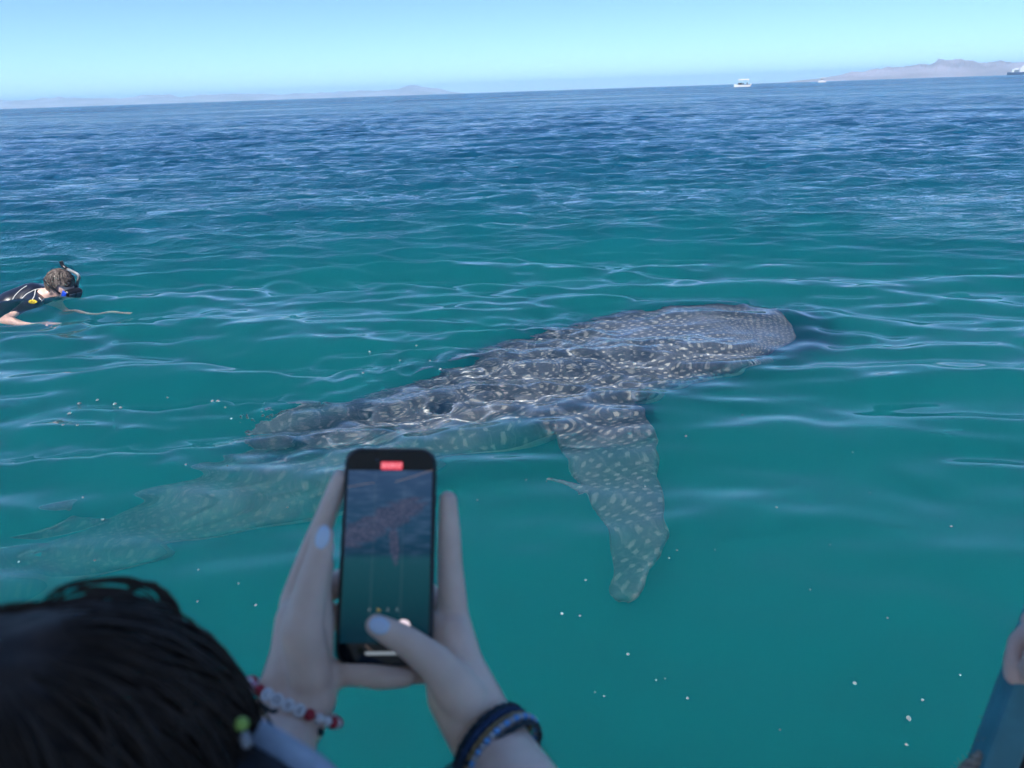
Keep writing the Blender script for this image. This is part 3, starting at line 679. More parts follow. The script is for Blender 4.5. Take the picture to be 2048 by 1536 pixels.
        bm.from_mesh(me); bm.faces.ensure_lookup_table()
        for f in bm.faces[n0:]: f.material_index = 1
        bm.to_mesh(o.data); bm.free(); b2.free(); o.data.materials.append(M_bk)
    # dark knotted thread under it
    for k, (off, rr, mm) in enumerate(((-.010, .0016, M_cord), (-.0145, .0010, M_gold))):
        pp, _ = ring_pts(wl+axl*off, (axl+Vector((.06*k, .1, 0))).normalized(), .0275, .0262, 40)
        bm = bmesh.new(); tube(bm, pp+[pp[0]], [rr*(1+.35*math.sin(i*2.1)) for i in range(41)], 6, False)
        for i in range(0, 40, 3): add_ball(bm, pp[i], rr*1.7, seg=8)
        o = link('bracelet', bm_mesh(bm), mm, root); o['label'] = ('dark knotted thread bracelet', 'thin brass thread bracelet')[k]
    # right wrist: stack of woven and beaded bands
    wr = dist(1004, 1508, D0+.000); axr = (dist(965, 1440, D0+.01)-dist(1040, 1575, D0-.025)).normalized(); axr = (axr+Vector((-.10, -.30, 0))).normalized()
    stack = [(.0135, .0022, M_cord, 'dark green woven bracelet'), (.0085, .0024, mat('navy_cord', (.015, .05, .13), .85), 'navy woven bracelet'), (.0035, .0018, M_gold, 'brass and pink thread bracelet'), (-.0065, .0020, M_cord, 'dark knotted cord bracelet')]
    for k, (off, rr, mm, lb) in enumerate(stack):
        pp, B = ring_pts(wr+axr*off, axr, .0305, .0285, 60); bm = bmesh.new()
        for st in range(3):
            q = [p+((p-wr-axr*off).normalized()*math.cos(i*.9+st*2.1)+axr*math.sin(i*.9+st*2.1))*rr*.5 for i, p in enumerate(pp)]
            tube(bm, q+[q[0]], rr*.62, 5, False)
        for i in range(0, 60, 4 if k != 1 else 15): add_ball(bm, pp[i]+(pp[i]-wr).normalized()*rr*.5, rr*.7, seg=8)
        link('bracelet', bm_mesh(bm), mm, root)['label'] = lb
    pp, B = ring_pts(wr-axr*.0015, axr, .0318, .0298, 44)
    bm = bmesh.new(); tube(bm, pp+[pp[0]], .0007, 5, False); rb = link('bracelet', bm_mesh(bm), M_cord, root); rb['label'] = 'sky blue and grey beaded bracelet'
    for i, p in enumerate(pp):
        bm = bmesh.new(); add_ball(bm, p, .0025, seg=10); link('bead', bm_mesh(bm), M_bt if i % 2 else M_bb, rb)
    bm = bmesh.new()                                                        # loose cord ends
    for dx in (0, 6, 12):
        q = smooth_curve([dist(935+dx, 1522, D0-.02), dist(915, 1525+dx, D0-.022), dist(895, 1532+dx, D0-.024), dist(880, 1550+dx, D0-.026)], 12); tube(bm, [Vector(v) for v in q], .0006, 5)
    link('cord_ends', bm_mesh(bm), M_cord, rb)
woman()

# ------------------------------------------------------------------ phone
def phone():
    tl, tr_, bl, br = dist(697, 905, .605), dist(884, 905, .600), dist(664, 1318, .597), dist(850, 1318, .592)
    c = (tl+tr_+bl+br)/4; X = ((tr_-tl)+(br-bl)).normalized(); Y = ((tl-bl)+(tr_-br)); Y = (Y-X*Y.dot(X)).normalized(); Z = X.cross(Y)
    Wd = ((tr_-tl).length+(br-bl).length)/2; Wd *= 1.03; H = Wd*2.27
    B = Matrix(((X.x, Y.x, Z.x), (X.y, Y.y, Z.y), (X.z, Y.z, Z.z)))
    ctr = dist(775, 1106, .598)
    root = empty('phone', ctr, 'black smartphone held upright by the woman, its screen filming the shark', 'phone'); root.rotation_euler = B.to_euler()
    def L(name, me, mt, parent=None, smooth=True):
        o = bpy.data.objects.new(name, me); C.objects.link(o); o.parent = parent or root
        for m in (mt if isinstance(mt, list) else [mt]): me.materials.append(m)
        if smooth: me.polygons.foreach_set('use_smooth', np.ones(len(me.polygons), bool))
        return o
    def slab(w, h, z0, z1, r, bev=0, seg=10):
        bm = bmesh.new(); ol = []
        for cx, cy_, a0 in ((w/2-r, h/2-r, 0), (-w/2+r, h/2-r, 90), (-w/2+r, -h/2+r, 180), (w/2-r, -h/2+r, 270)):
            for k in range(seg+1):
                a_ = R(a0+90*k/seg); ol.append((cx+r*math.cos(a_), cy_+r*math.sin(a_)))
        def ringv(s_, z): return [bm.verts.new((x-math.copysign(s_, x), y-math.copysign(s_, y), z)) for x, y in ol]
        lv = [(bev, z0), (bev*.3, z0+bev*.3), (0, z0+bev), (0, z1-bev), (bev*.3, z1-bev*.3), (bev, z1)] if bev else [(0, z0), (0, z1)]
        rg = [ringv(*q) for q in lv]; n = len(ol)
        for A, Bq in zip(rg[:-1], rg[1:]):
            for k in range(n): bm.faces.new((A[k], A[(k+1) % n], Bq[(k+1) % n], Bq[k]))
        bm.faces.new(rg[0][::-1]); bm.faces.new(rg[-1]); return bm_mesh(bm)
    L('case', slab(Wd, H, -.0105, -.0004, .0125, .003), mat('case_rubber', (.014, .02, .024), .5), smooth=True)
    sw, shh = Wd-.0068, H-.0068
    L('glass', slab(sw+.0022, shh+.0022, -.002, .0004, .0105, .0003), mat('black_glass', (.004, .006, .009), .06, var=.05), smooth=False)
    # live picture on the screen
    t = NT('screen_picture'); p = t.p; tc = t.n('TexCoord'); sx = t.n('SeparateXYZ'); t.l(tc.outputs['Object'], sx.inputs[0])
    x, y = sx.outputs[0], sx.outputs[1]; v = t.math('DIVIDE', y, shh)             # -.5 .. .5
    u = t.math('DIVIDE', x, shh)
    mp = t.n('Mapping'); mp.inputs['Scale'].default_value = (70, 330, 1); mp.inputs['Rotation'].default_value = (0, 0, R(-6)); t.l(tc.outputs['Object'], mp.inputs[0])
    wv = t.n('TexNoise', Scale=1.0, Detail=3.0); t.l(mp.outputs[0], wv.inputs['Vector'])
    cr_ = t.n('ValToRGB'); t.l(t.math('ADD', v, .5), cr_.inputs[0]); e = cr_.color_ramp.elements
    e[0].position = .12; e[0].color = (.001, .022, .040, 1); e[1].position = .90; e[1].color = (.030, .070, .160, 1)
    for ps, cc in ((.30, (.003, .050, .070, 1)), (.47, (.008, .070, .098, 1)), (.50, (.004, .036, .075, 1)), (.62, (.010, .055, .115, 1))): q = e.new(ps); q.color = cc
    amt = t.n('MapRange'); t.l(v, amt.inputs[0]); amt.inputs[1].default_value = -.06; amt.inputs[2].default_value = .08
    wav = t.math('MULTIPLY', t.ramp(wv.outputs[0], .42, .72), amt.outputs[0])
    col = t.mix(t.math('MULTIPLY', wav, .75), cr_.outputs[0], (.055, .11, .21))
    # shark on the screen: body running up to the right, one fin hanging down
    def band(cx, cy_, ang, hl, hw_):
        ca, sa = math.cos(R(ang)), math.sin(R(ang))
        a_ = t.math('ADD', t.math('MULTIPLY', t.math('SUBTRACT', u, cx), ca), t.math('MULTIPLY', t.math('SUBTRACT', v, cy_), sa))
        b_ = t.math('SUBTRACT', t.math('MULTIPLY', t.math('SUBTRACT', v, cy_), ca), t.math('MULTIPLY', t.math('SUBTRACT', u, cx), sa))
        d = t.math('ADD', t.math('POWER', t.math('DIVIDE', t.math('ABSOLUTE', a_), hl), 2.4), t.math('POWER', t.math('DIVIDE', t.math('ABSOLUTE', b_), hw_), 2))
        d = t.math('ADD', d, t.math('MULTIPLY', t.math('SUBTRACT', wv.outputs[0], .5), 3.2))
        return t.ramp(t.math('SUBTRACT', 1.6, d), .2, 1.0)
    shk = t.math('MAXIMUM', band(.03, .19, 22, .15, .055), t.math('MAXIMUM', band(-.12, .10, 22, .14, .055), band(.03, .05, 97, .10, .022)))
    n2 = t.n('TexNoise', Scale=900.0, Detail=2.0); t.l(tc.outputs['Object'], n2.inputs['Vector'])
    col = t.mix(t.math('MULTIPLY', shk, .75), col, t.mix(t.ramp(n2.outputs[0], .4, .65), (.026, .040, .090), (.105, .105, .175)))
    # faint grid lines of the camera app
    gl = t.math('MAXIMUM', t.math('LESS_THAN', t.math('ABSOLUTE', t.math('SUBTRACT', x, .011)), .00022), t.math('LESS_THAN', t.math('ABSOLUTE', t.math('ADD', x, .011)), .00022))
    col = t.mix(t.math('MULTIPLY', gl, .10), col, (.3, .4, .45))
    p.inputs['Base Color'].default_value = (.003, .004, .006, 1); p.inputs['Roughness'].default_value = .2; p.inputs['Specular IOR Level'].default_value = .22
    t.l(col, p.inputs['Emission Color']); p.inputs['Emission Strength'].default_value = .6
    ph = shh*.80
    me = bpy.data.meshes.new('screen'); y0, y1 = -shh/2+shh*.085, shh/2-shh*.095
    me.from_pydata([(-sw/2, y0, .0007), (sw/2, y0, .0007), (sw/2, y1, .0007), (-sw/2, y1, .0007)], [], [(0, 1, 2, 3)]); scr = L('screen', me, t.m, smooth=False)
    def emis(name, c_, s_=1.0):
        m_ = NT(name); m_.p.inputs['Base Color'].default_value = (*[q*.3 for q in c_], 1); m_.p.inputs['Emission Color'].default_value = (*c_, 1); m_.p.inputs['Emission Strength'].default_value = s_; return m_.m
    ME_red = emis('record_red', (.55, .045, .07)); ME_pink = emis('timer_digits', (.75, .30, .34)); ME_w = emis('ui_grey', (.16, .19, .22)); ME_y = emis('ui_yellow', (.42, .30, .05)); ME_sh = emis('shutter_white', (.70, .58, .64))
    def flat(name, cx, cy_, w, h, r, z, m_, par):
        me = slab(w, h, z, z+.00012, r, 0, 6); me.transform(Matrix.Translation((cx, cy_, 0))); return L(name, me, m_, par, False)
    def text(name, body, cx, cy_, size, z, m_, par):
        tc_ = bpy.data.curves.new('txt', 'FONT'); tc_.body = body; tc_.size = size; tc_.align_x = 'CENTER'; tc_.align_y = 'CENTER'
        to = bpy.data.objects.new('t', tc_); C.objects.link(to); dg = bpy.context.evaluated_depsgraph_get(); dg.update()
        me = bpy.data.meshes.new_from_object(to.evaluated_get(dg)); bpy.data.objects.remove(to); me.transform(Matrix.Translation((cx, cy_, z))); return L(name, me, m_, par, False)
    ty = shh/2-shh*.072
    flat('record_timer', .0008, ty, .0165, .0062, .0012, .0008, ME_red, scr); text('digits', '00:00:07', .0008, ty, .0046, .00096, ME_pink, scr)
    zy = -shh/2+shh*.235
    for k, ch in enumerate(('.5', '1x', '2', '3')):
        text('zoom_button', ch, -.0118+k*.0068, zy, .0030, .0009, ME_y if k == 1 else ME_w, scr)
    flat('shutter_button', .0135, -shh/2+shh*.155, .0105, .0105, .0052, .0008, ME_sh, scr)
    flat('home_bar', .0, -shh/2+shh*.038, .0265, .0022, .0010, .0008, ME_w, scr)
    bm = bmesh.new(); bmesh.ops.create_uvsphere(bm, u_segments=12, v_segments=8, radius=.0012, matrix=Matrix.Translation((-.0105, shh/2-shh*.045, .0003)) @ Matrix.Diagonal((1, 1, .3, 1)))
    L('front_camera', bm_mesh(bm), mat('lens_glass', (.03, .05, .06), .1))
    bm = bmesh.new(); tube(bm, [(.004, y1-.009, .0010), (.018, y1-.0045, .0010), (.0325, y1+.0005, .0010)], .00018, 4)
    mg = emis('painted_glint', (.30, .22, .18), .6); L('glint_streak', bm_mesh(bm), mg)  # glowing lines painted as reflected streaks on the glass
    bm = bmesh.new(); tube(bm, [(-.032, y1-.013, .0010), (-.012, y1-.0095, .0010)], .00014, 4); L('glint_streak', bm_mesh(bm), mg)
    bm = bmesh.new(); tube(bm, [(-.0135, -shh/2+.0115, .0009), (-.0085, -shh/2+.0075, .0009)], .00016, 4); L('glint_streak', bm_mesh(bm), mg)
    # camera island on the back
    me = slab(.034, .036, -.0128, -.0104, .008, .0006); me.transform(Matrix.Translation((Wd/2-.022, H/2-.024, 0))); isl = L('camera_island', me, M_black)
    for dx, dy in ((-.008, .008), (.008, -.008)):
        bm = bmesh.new(); bmesh.ops.create_cone(bm, cap_ends=True, segments=20, radius1=.007, radius2=.0065, depth=.002, matrix=Matrix.Translation((Wd/2-.022+dx, H/2-.024+dy, -.0136))); L('lens', bm_mesh(bm), mat('lens_glass', (.01, .012, .02), .05), isl)
phone()

# ------------------------------------------------------------------ the boat we stand in: canopy overhead, post and rope at the right
def own_boat():
    root = empty('boat', (0, -.55, 0), 'our own tour boat, only a teal rail post showing in the bottom right corner', 'boat')
    M_hull = mat('teal_hull', (.02, .14, .16), .4, var=.1, scale=3); M_canv = mat('canopy_canvas', (.62, .66, .68), .9, var=.06, scale=4)
    nn = M_canv.node_tree; tr = nn.nodes.new('ShaderNodeBsdfTranslucent'); tr.inputs[0].default_value = (.55, .62, .68, 1); mx = nn.nodes.new('ShaderNodeMixShader'); mx.inputs[0].default_value = .5
    nn.links.new(nn.nodes['Principled BSDF'].outputs[0], mx.inputs[1]); nn.links.new(tr.outputs[0], mx.inputs[2]); nn.links.new(mx.outputs[0], nn.nodes['Material Output'].inputs[0]); M_deck = mat('deck_paint', (.30, .33, .33), .7, scale=8)
    M_teal = mat('teal_paint', (.05, .24, .29), .45, var=.25, scale=14); M_trim = mat('black_rubber', (.006, .008, .012), .6); M_strip = mat('weathered_strip', (.30, .22, .17), .7, var=.35, scale=60)
    GW = .60                                           # y of the gunwale
    bm = bmesh.new(); secs = []
    for i in range(25):
        u = -1+2*i/24; x = u*3.6; wv_ = 1.12*(1-max(0, u)**3*.85)*(1 if u > -.95 else .97); top = .70+.22*max(0, u)**2
        prof = [(-wv_, top), (-wv_*.97, .35), (-wv_*.85, .02), (-wv_*.55, -.18), (0, -.27), (wv_*.55, -.18), (wv_*.85, .02), (wv_*.97, .35), (wv_, top), (wv_-.04, top), (wv_*.93, .35), (wv_*.80, .12), (-wv_*.80, .12), (-wv_*.93, .35), (-wv_+.04, top)]
        secs.append([bm.verts.new((x, y+GW-1.12, z)) for y, z in prof])
    n = len(secs[0])
    for A, B in zip(secs[:-1], secs[1:]):
        for k in range(n): bm.faces.new((A[k], B[k], B[(k+1) % n], A[(k+1) % n]))
    bm.faces.new(secs[0][:9]); bm.faces.new(secs[-1][:9][::-1])
    bmesh.ops.recalc_face_normals(bm, faces=bm.faces); link('hull', bm_mesh(bm), M_hull, root, smooth=False)
    bm = bmesh.new(); add_box(bm, (0, GW-1.12, .135), (6.6, 1.5, .02)); link('deck', bm_mesh(bm), M_deck, root, smooth=False)
    for x in (-1.6, 1.4):
        bm = bmesh.new(); add_box(bm, (x, GW-1.5, .42), (.4, 1.0, .05), bevel=.01); add_box(bm, (x, GW-1.5, .27), (.34, .9, .25)); link('bench', bm_mesh(bm), M_white, root, smooth=False)
    bm = bmesh.new(); add_box(bm, (-.35, -.52, 2.12), (2.4, 1.6, .03), bevel=.01)
    for y in (.26, -1.30): add_box(bm, (-.35, y, 2.088), (2.4, .04, .04))
    cano = link('canopy', bm_mesh(bm), M_canv, root, smooth=False)
    P0 = dist(1996, 1500, .84); P1 = dist(2060, 1330, .815); d = (P1-P0).normalized()
    a = P0+d*((.66-P0.z)/d.z); b = P0+d*((1.40-P0.z)/d.z)
    side = cr - d*cr.dot(d); side.normalize(); back = d.cross(side)
    Bm = Matrix(((side.x, back.x, d.x), (side.y, back.y, d.y), (side.z, back.z, d.z)))
    mid = (a+b)/2; Ln = (b-a).length
    bm = bmesh.new(); add_box(bm, mid, (.031, .022, Ln), Bm, .004); post = link('rail_post', bm_mesh(bm), M_teal, root, smooth=False)
    bm = bmesh.new(); add_box(bm, mid+side*.0225, (.013, .020, Ln), Bm, .002); link('trim', bm_mesh(bm), M_trim, post, smooth=False)
    for k in range(3):
        bm = bmesh.new(); add_box(bm, mid+side*(.0345+.010*k)-back*.004*k, (.0085, .018, Ln*.5), Bm, .002); bm2 = bm
        bmesh.ops.translate(bm, verts=bm.verts, vec=-d*Ln*.25); link('edge_strip', bm_mesh(bm), M_strip, post, smooth=False)
    for x, y in ((-1.5, .22), (.8, .22), (-1.5, -1.28), (.8, -1.28)):
        bm = bmesh.new(); add_cone(bm, (x, y, .6), (x, y, 2.10), .02, .02, 12); link('canopy_post', bm_mesh(bm), M_teal, root)
    # rope hitched to the post and running down over the side
    random.seed(9)
    q = smooth_curve([dist(2006, 1425, .845), dist(1988, 1448, .835), dist(1980, 1480, .835), dist(1976, 1502, .835), dist(1958, 1518, .835), dist(1915, 1560, .84), dist(1840, 1660, .87), dist(1790, 1760, .95)], 110)
    rope = empty('rope', Vector(q[0]), 'frayed grey-brown rope hitched to the teal post at the bottom right', 'rope')
    M_rope = mat('rope_fibre', (.28, .24, .19), .95, var=.4, scale=200)
    for st in range(3):
        bm = bmesh.new(); pts = []
        for i, p in enumerate(q):
            t_ = Vector(q[min(i+1, 109)])-Vector(q[max(i-1, 0)]); B = basis_to(t_, cr); an = i*.42+st*2.094
            pts.append(Vector(p)+B @ Vector((math.cos(an)*.0028, math.sin(an)*.0028, 0)))
        tube(bm, pts, .0030, 7); link('strand', bm_mesh(bm), M_rope, rope)
    bm = bmesh.new()
    for i in range(260):
        p = Vector(q[random.randrange(0, 80)]); d1 = Vector((random.gauss(0, 1), random.gauss(0, 1), random.gauss(0, 1))).normalized()
        tube(bm, [p+d1*.004, p+d1*random.uniform(.007, .012)+Vector((0, 0, random.uniform(-.004, .004)))], [.0005, .0002], 3, False)
    link('frayed_fibres', bm_mesh(bm), M_rope, rope)['kind'] = 'stuff'
    return P0, d, side, back
P0, PD, PS, PB = own_boat()

def second_person():
    D = .79
    def W(x, y, d=0, r=9): return (dist(x, y, D+d), r/1000)
    wrist = dist(2190, 1290, .74)
    root = empty('person', Vector((.80, -.05, .14)), 'passenger whose hand grips the teal post at the right edge', 'person')
    bm = bmesh.new()
    chain(bm, [W(2118, 1262, -.01, 11), W(2056, 1268, .0, 9), W(2037, 1284, .004, 8), W(2026, 1322, .008, 7.4), W(2024, 1352, .014, 6.8), W(2040, 1366, .026, 6.2)])
    chain(bm, [W(2112, 1236, .0, 11), W(2066, 1240, .012, 9), W(2056, 1258, .02, 7.8), W(2050, 1292, .03, 7.2), W(2064, 1320, .035, 6.4)])
    chain(bm, [W(2118, 1290, -.024, 10), W(2072, 1306, -.020, 8.4), W(2060, 1330, -.012, 7.4), W(2060, 1352, .0, 6.8), W(2074, 1366, .014, 6.2)])
    chain(bm, [W(2122, 1316, -.030, 9.4), W(2088, 1336, -.026, 7.8), W(2080, 1352, -.016, 7), W(2088, 1370, -.002, 6.4)])
    chain(bm, [W(2150, 1300, .0, 14), W(2120, 1345, .03, 11), W(2085, 1372, .042, 9.4), W(2060, 1385, .044, 8)])
    chain(bm, [(wrist, .024), W(2140, 1285, -.008, 17), W(2112, 1262, -.008, 13)]); chain(bm, [(wrist, .024), W(2140, 1300, -.012, 16), W(2118, 1300, -.014, 12)])
    el = Vector((.83, .18, 1.02)); shd = Vector((.84, -.02, 1.33))
    chain(bm, [(wrist, .024), (wrist.lerp(el, .5), .034), (el, .038)])
    h = fuse(bm, .0028, 6)
    bm = bmesh.new(); chain(bm, [(el, .040), (shd, .052)]); neck = Vector((.98, -.06, 1.40))
    chain(bm, [(shd, .06), (neck, .06)]); shd2 = Vector((1.14, -.10, 1.33)); chain(bm, [(neck, .06), (shd2, .06)])
    hc = neck+Vector((0, .02, .19)); chain(bm, [(neck, .055), (hc+Vector((0, -.02, -.08)), .052)])
    add_ball(bm, hc, .094, (.84, 1.05, 1.2), seg=20); add_ball(bm, hc+Vector((0, .035, -.06)), .06); add_ball(bm, hc+Vector((0, .10, -.02)), .014, (.8, 1.2, 1.7)); add_ball(bm, hc+Vector((0, .09, -.062)), .015, (1.5, .6, .5))
    for sx in (-1, 1): add_ball(bm, hc+Vector((sx*.082, 0, -.02)), .022, (.35, .8, 1.3))
    chain(bm, [(shd2, .052), (Vector((1.20, .02, 1.06)), .04), (Vector((1.10, .22, .98)), .028)]); add_ball(bm, (1.07, .27, .97), .035, (1, 1.4, .5))
    chain(bm, [(Vector((.98, -.08, 1.25)), .14), (Vector((.98, -.10, .95)), .13), (Vector((.98, -.10, .82)), .15)], 18)
    for sx in (-1, 1): chain(bm, [(Vector((.98+sx*.09, -.10, .80)), .085), (Vector((.98+sx*.10, -.06, .48)), .058), (Vector((.98+sx*.10, -.10, .20)), .038), (Vector((.98+sx*.10, .02, .175)), .035)])
    r_ = fuse(bm, .009, 5); bm = bmesh.new(); bm.from_mesh(h); bm.from_mesh(r_); link('body', bm_mesh(bm), M_skin2, root)
    bm = bmesh.new(); chain(bm, [(Vector((.98, -.08, 1.26)), .155), (Vector((.98, -.10, .95)), .145), (Vector((.98, -.10, .80)), .16)], 18); chain(bm, [(shd, .073), (neck-Vector((0, 0, .04)), .07), (shd2, .073)], 16); chain(bm, [(shd, .073), (shd.lerp(el, .5), .062)], 16); chain(bm, [(shd2, .073), (shd2.lerp(Vector((1.20, .02, 1.06)), .5), .062)], 16)
    link('shirt', fuse(bm, .010, 4), mat('maroon_shirt', (.12, .03, .05), .9), root)
    bm = bmesh.new()
    for sx in (-1, 1): chain(bm, [(Vector((.98+sx*.08, -.10, .80)), .105), (Vector((.98+sx*.10, -.07, .55)), .085)], 16)
    link('shorts', fuse(bm, .010, 4), mat('khaki_shorts', (.22, .18, .12), .9), root)
    bm = bmesh.new(); add_ball(bm, hc+Vector((0, -.016, .022)), .104, (.9, 1.04, 1.1), seg=20); link('hair', fuse(bm, .008, 2), M_hair, root)
    for sx in (-1, 1):
        bm = bmesh.new(); add_ball(bm, hc+Vector((sx*.03, .086, -.004)), .012); link('eye', bm_mesh(bm), mat('eye_white', (.7, .7, .68), .2), root)
second_person()

# ------------------------------------------------------------------ snorkeller
def diver():
    hc = at(122, 574, .095)
    root = empty('person', Vector((hc.x, hc.y, 0)), 'snorkeller in a black wetsuit top with mask and snorkel, swimming at the left edge', 'person')
    K = 1.2
    F = (Vector((.80, -.30, -.52))).normalized(); U = Vector((.42, -.10, .90)); U = (U-F*U.dot(F)).normalized(); S = F.cross(U)      # S: towards us
    if S.y > 0: S = -S
    H = lambda f, u, s_: hc+(F*f+U*u+S*s_)*K
    RM = Matrix(((S.x, F.x, U.x), (S.y, F.y, U.y), (S.z, F.z, U.z)))
    bm = bmesh.new()
    add_ball(bm, hc, .092*K, (.84, 1.05, 1.15), RM, 24); add_ball(bm, H(.035, -.070, 0), .070*K, (.95, 1, 1), RM); add_ball(bm, H(.055, -.105, 0), .024*K); add_ball(bm, H(.104, -.02, 0), .015*K, (.8, 1.2, 1.6), RM)
    for s_ in (-1, 1): add_ball(bm, H(-.01, -.02, s_*.078), .024*K, (.35, .7, 1.2), RM)
    nk = H(-.06, -.09, 0)
    sh = at(66, 598, .0); hip = at(-30, 630, -.24); mid = at(28, 607, -.05)
    chain(bm, [(hc, .06*K), (nk, .058*K), (at(88, 594, -.01), .060*K)])
    chain(bm, [(at(88, 594, .02), .08), (sh, .13), (mid, .145), (hip, .125)], 18)
    shN = at(70, 612, -.03); shF = at(82, 582, -.02)
    for s_ in (shN, shF): chain(bm, [(sh, .10), (s_, .075)])
    elN = at(10, 634, -.06); wrN = at(60, 642, -.12); haN = at(90, 642, -.16)
    chain(bm, [(shN, .062), (elN, .050), (wrN, .036), (haN, .036)])
    for k in range(4): chain(bm, [(haN, .018), (haN+Vector((.07, .02*(k-1.5), -.012)), .013), (haN+Vector((.125-.01*abs(k-1.5), .026*(k-1.5), -.03)), .010)], 8)
    chain(bm, [(haN, .018), (haN+Vector((.03, -.055, -.01)), .012), (haN+Vector((.06, -.075, -.02)), .010)], 8)
    elF = at(140, 618, -.48); wrF = at(205, 615, -.46); haF = at(236, 611, -.44)
    chain(bm, [(shF, .062), (elF, .048), (wrF, .034), (haF, .036)])
    for k in range(4): chain(bm, [(haF, .018), (haF+Vector((.07, .02*(k-1.5), .0)), .013), (haF+Vector((.13, .026*(k-1.5), -.01)), .010)], 8)
    for s_ in (-1, 1):
        a = hip+Vector((0, s_*.10, 0)); b = a+Vector((-.45, .03, -.06)); c = b+Vector((-.42, .02, .06)); chain(bm, [(a, .10), (b, .07), (c, .045), (c+Vector((-.15, 0, 0)), .035)])
    h = fuse(bm, .012, 5); body = link('body', h, M_skin_d, root)
    # wetsuit top
    bm = bmesh.new(); chain(bm, [(at(90, 593, .01), .092), (sh, .146), (mid, .157), (hip, .137)], 20)
    for s_, e_ in ((shN, elN), (shF, elF)): chain(bm, [(sh, .112), (s_, .088), (s_.lerp(e_, .55), .068)], 18)
    M_wet = mat('wet_neoprene', (.010, .014, .028), .3, var=.3, scale=30)
    topm = fuse(bm, .012, 5); top = link('wetsuit_top', topm, M_wet, root)
    from mathutils.bvhtree import BVHTree
    base = root_loc(top); bvh = BVHTree.FromPolygons([v.co+base for v in topm.vertices], [tuple(p.vertices) for p in topm.polygons])
    M_line = mat('white_piping', (.62, .62, .58), .5); M_yel = mat('yellow_print', (.85, .62, .03), .4)
    for pl in (((40, 603), (52, 590), (62, 584), (70, 580), (83, 577)), ((71, 580), (69, 592), (65, 600)), ((24, 603), (30, 592), (42, 580), (54, 572)), ((92, 588), (89, 600), (84, 607)), ((78, 596), (82, 601))):
        q = []
        for x, y in smooth_curve([(a_, b_, 0) for a_, b_ in pl], 14)[:, :2]:
            hit = bvh.ray_cast(EYE, ray(x, y))
            if hit[0] is not None: q.append(hit[0]+hit[1]*.003)
        if len(q) > 3:
            bm = bmesh.new(); tube(bm, q, .0042, 5); link('piping', bm_mesh(bm), M_line, top)
    hit = bvh.ray_cast(EYE, ray(66, 606))
    if hit[0] is not None:
        P, Nn = hit[0], hit[1]; B = basis_to(Nn)
        bm = bmesh.new(); tube(bm, [P+Nn*.006+B @ Vector((.026*math.cos(a_), .026*math.sin(a_), 0)) for a_ in np.linspace(0, 6.283, 20)], .009, 6, False)
        tube(bm, [P+Nn*.008+B @ Vector((.012*math.cos(a_)*(1+a_*.1), .012*math.sin(a_), 0)) for a_ in np.linspace(0, 4, 10)], .006, 6); add_ball(bm, P+Nn*.003, .012, seg=8)
        o = link('round_emblem', fuse(bm, .003, 1), M_yel, top)
    # hair
    bm = bmesh.new(); add_ball(bm, H(-.015, .018, 0), .1035*K, (.90, 1.02, 1.08), RM, 26); cap = fuse(bm, .007, 1)
    keep = bmesh.new(); keep.from_mesh(cap)
    bad = [v for v in keep.verts if (v.co-hc).dot(F) > .035*K and (v.co-hc).dot(U) < .055*K or ((v.co-hc).dot(U) < -.045*K and (v.co-hc).dot(F) > -.05*K) or ((v.co-hc).dot(U) < .0 and (v.co-hc).dot(F) > -.005)]
    bmesh.ops.delete(keep, geom=bad, context='VERTS')
    for v in keep.verts: v.co += v.normal*(.008*mnoise.noise(v.co*38)+.004*mnoise.noise(v.co*110))
    M_dh = mat('wet_grey_brown_hair', (.10, .080, .068), .45, var=.8, scale=70, bump=.004)
    hair = link('hair', bm_mesh(keep), M_dh, root)
    rn = random.Random(5); bm = bmesh.new()
    for i in range(170):
        az = rn.uniform(0, 6.28); el = rn.uniform(.1, 1.4); p = []
        for k in range(5):
            e_ = el-k*.13; r_ = .106*K+.004*rn.random(); a_ = az+.12*k
            d_ = S*math.cos(a_)*math.cos(e_)*.9+F*math.sin(a_)*math.cos(e_)+U*math.sin(e_)*1.08; p.append(H(-.015, .018, 0)+d_*r_)
        if (p[-1]-hc).dot(F) > .05 and (p[-1]-hc).dot(U) < .07: continue
        tube(bm, p, [.0015, .003, .003, .002, .001], 4, False)
    link('hair_strands', bm_mesh(bm), M_dh, root)['kind'] = 'stuff'
    # mask: skirt, lens, strap
    bm = bmesh.new()
    B2 = Matrix(((S.x, U.x, F.x), (S.y, U.y, F.y), (S.z, U.z, F.z)))
    add_box(bm, H(.110, .012, 0), (.135*K, .075*K, .050*K), B2, .02)
    mk = link('mask', bm_mesh(bm), mat('mask_skirt', (.010, .011, .013), .3), root)
    for s_ in (-1, 1):
        bm = bmesh.new(); add_box(bm, H(.136, .012, s_*.031), (.052*K, .050*K, .008), B2, .003); link('lens', bm_mesh(bm), mat('mask_glass', (.10, .13, .16), .05), mk)
    bm = bmesh.new(); add_box(bm, H(.132, -.040, 0), (.08*K, .014*K, .025*K), B2, .006); add_box(bm, H(.100, .012, .068), (.012, .055*K, .036*K), B2, .003); link('blue_frame', bm_mesh(bm), mat('blue_frame', (.01, .07, .55), .3), mk)
    bm = bmesh.new(); q = [H(math.sin(a_)*.113-.012, .020+.012*math.cos(a_*2), math.cos(a_)*.100) for a_ in np.linspace(-.1, -math.pi+.1, 20)]
    q = [H(.075, .008, .078)]+q+[H(.06, .008, -.095)]
    tube(bm, q, .009, 6); link('strap', bm_mesh(bm), M_black, mk)
    # snorkel
    tip = dist(122, 522, (hc-EYE).length+.16); j1 = dist(129, 535, (hc-EYE).length+.15)
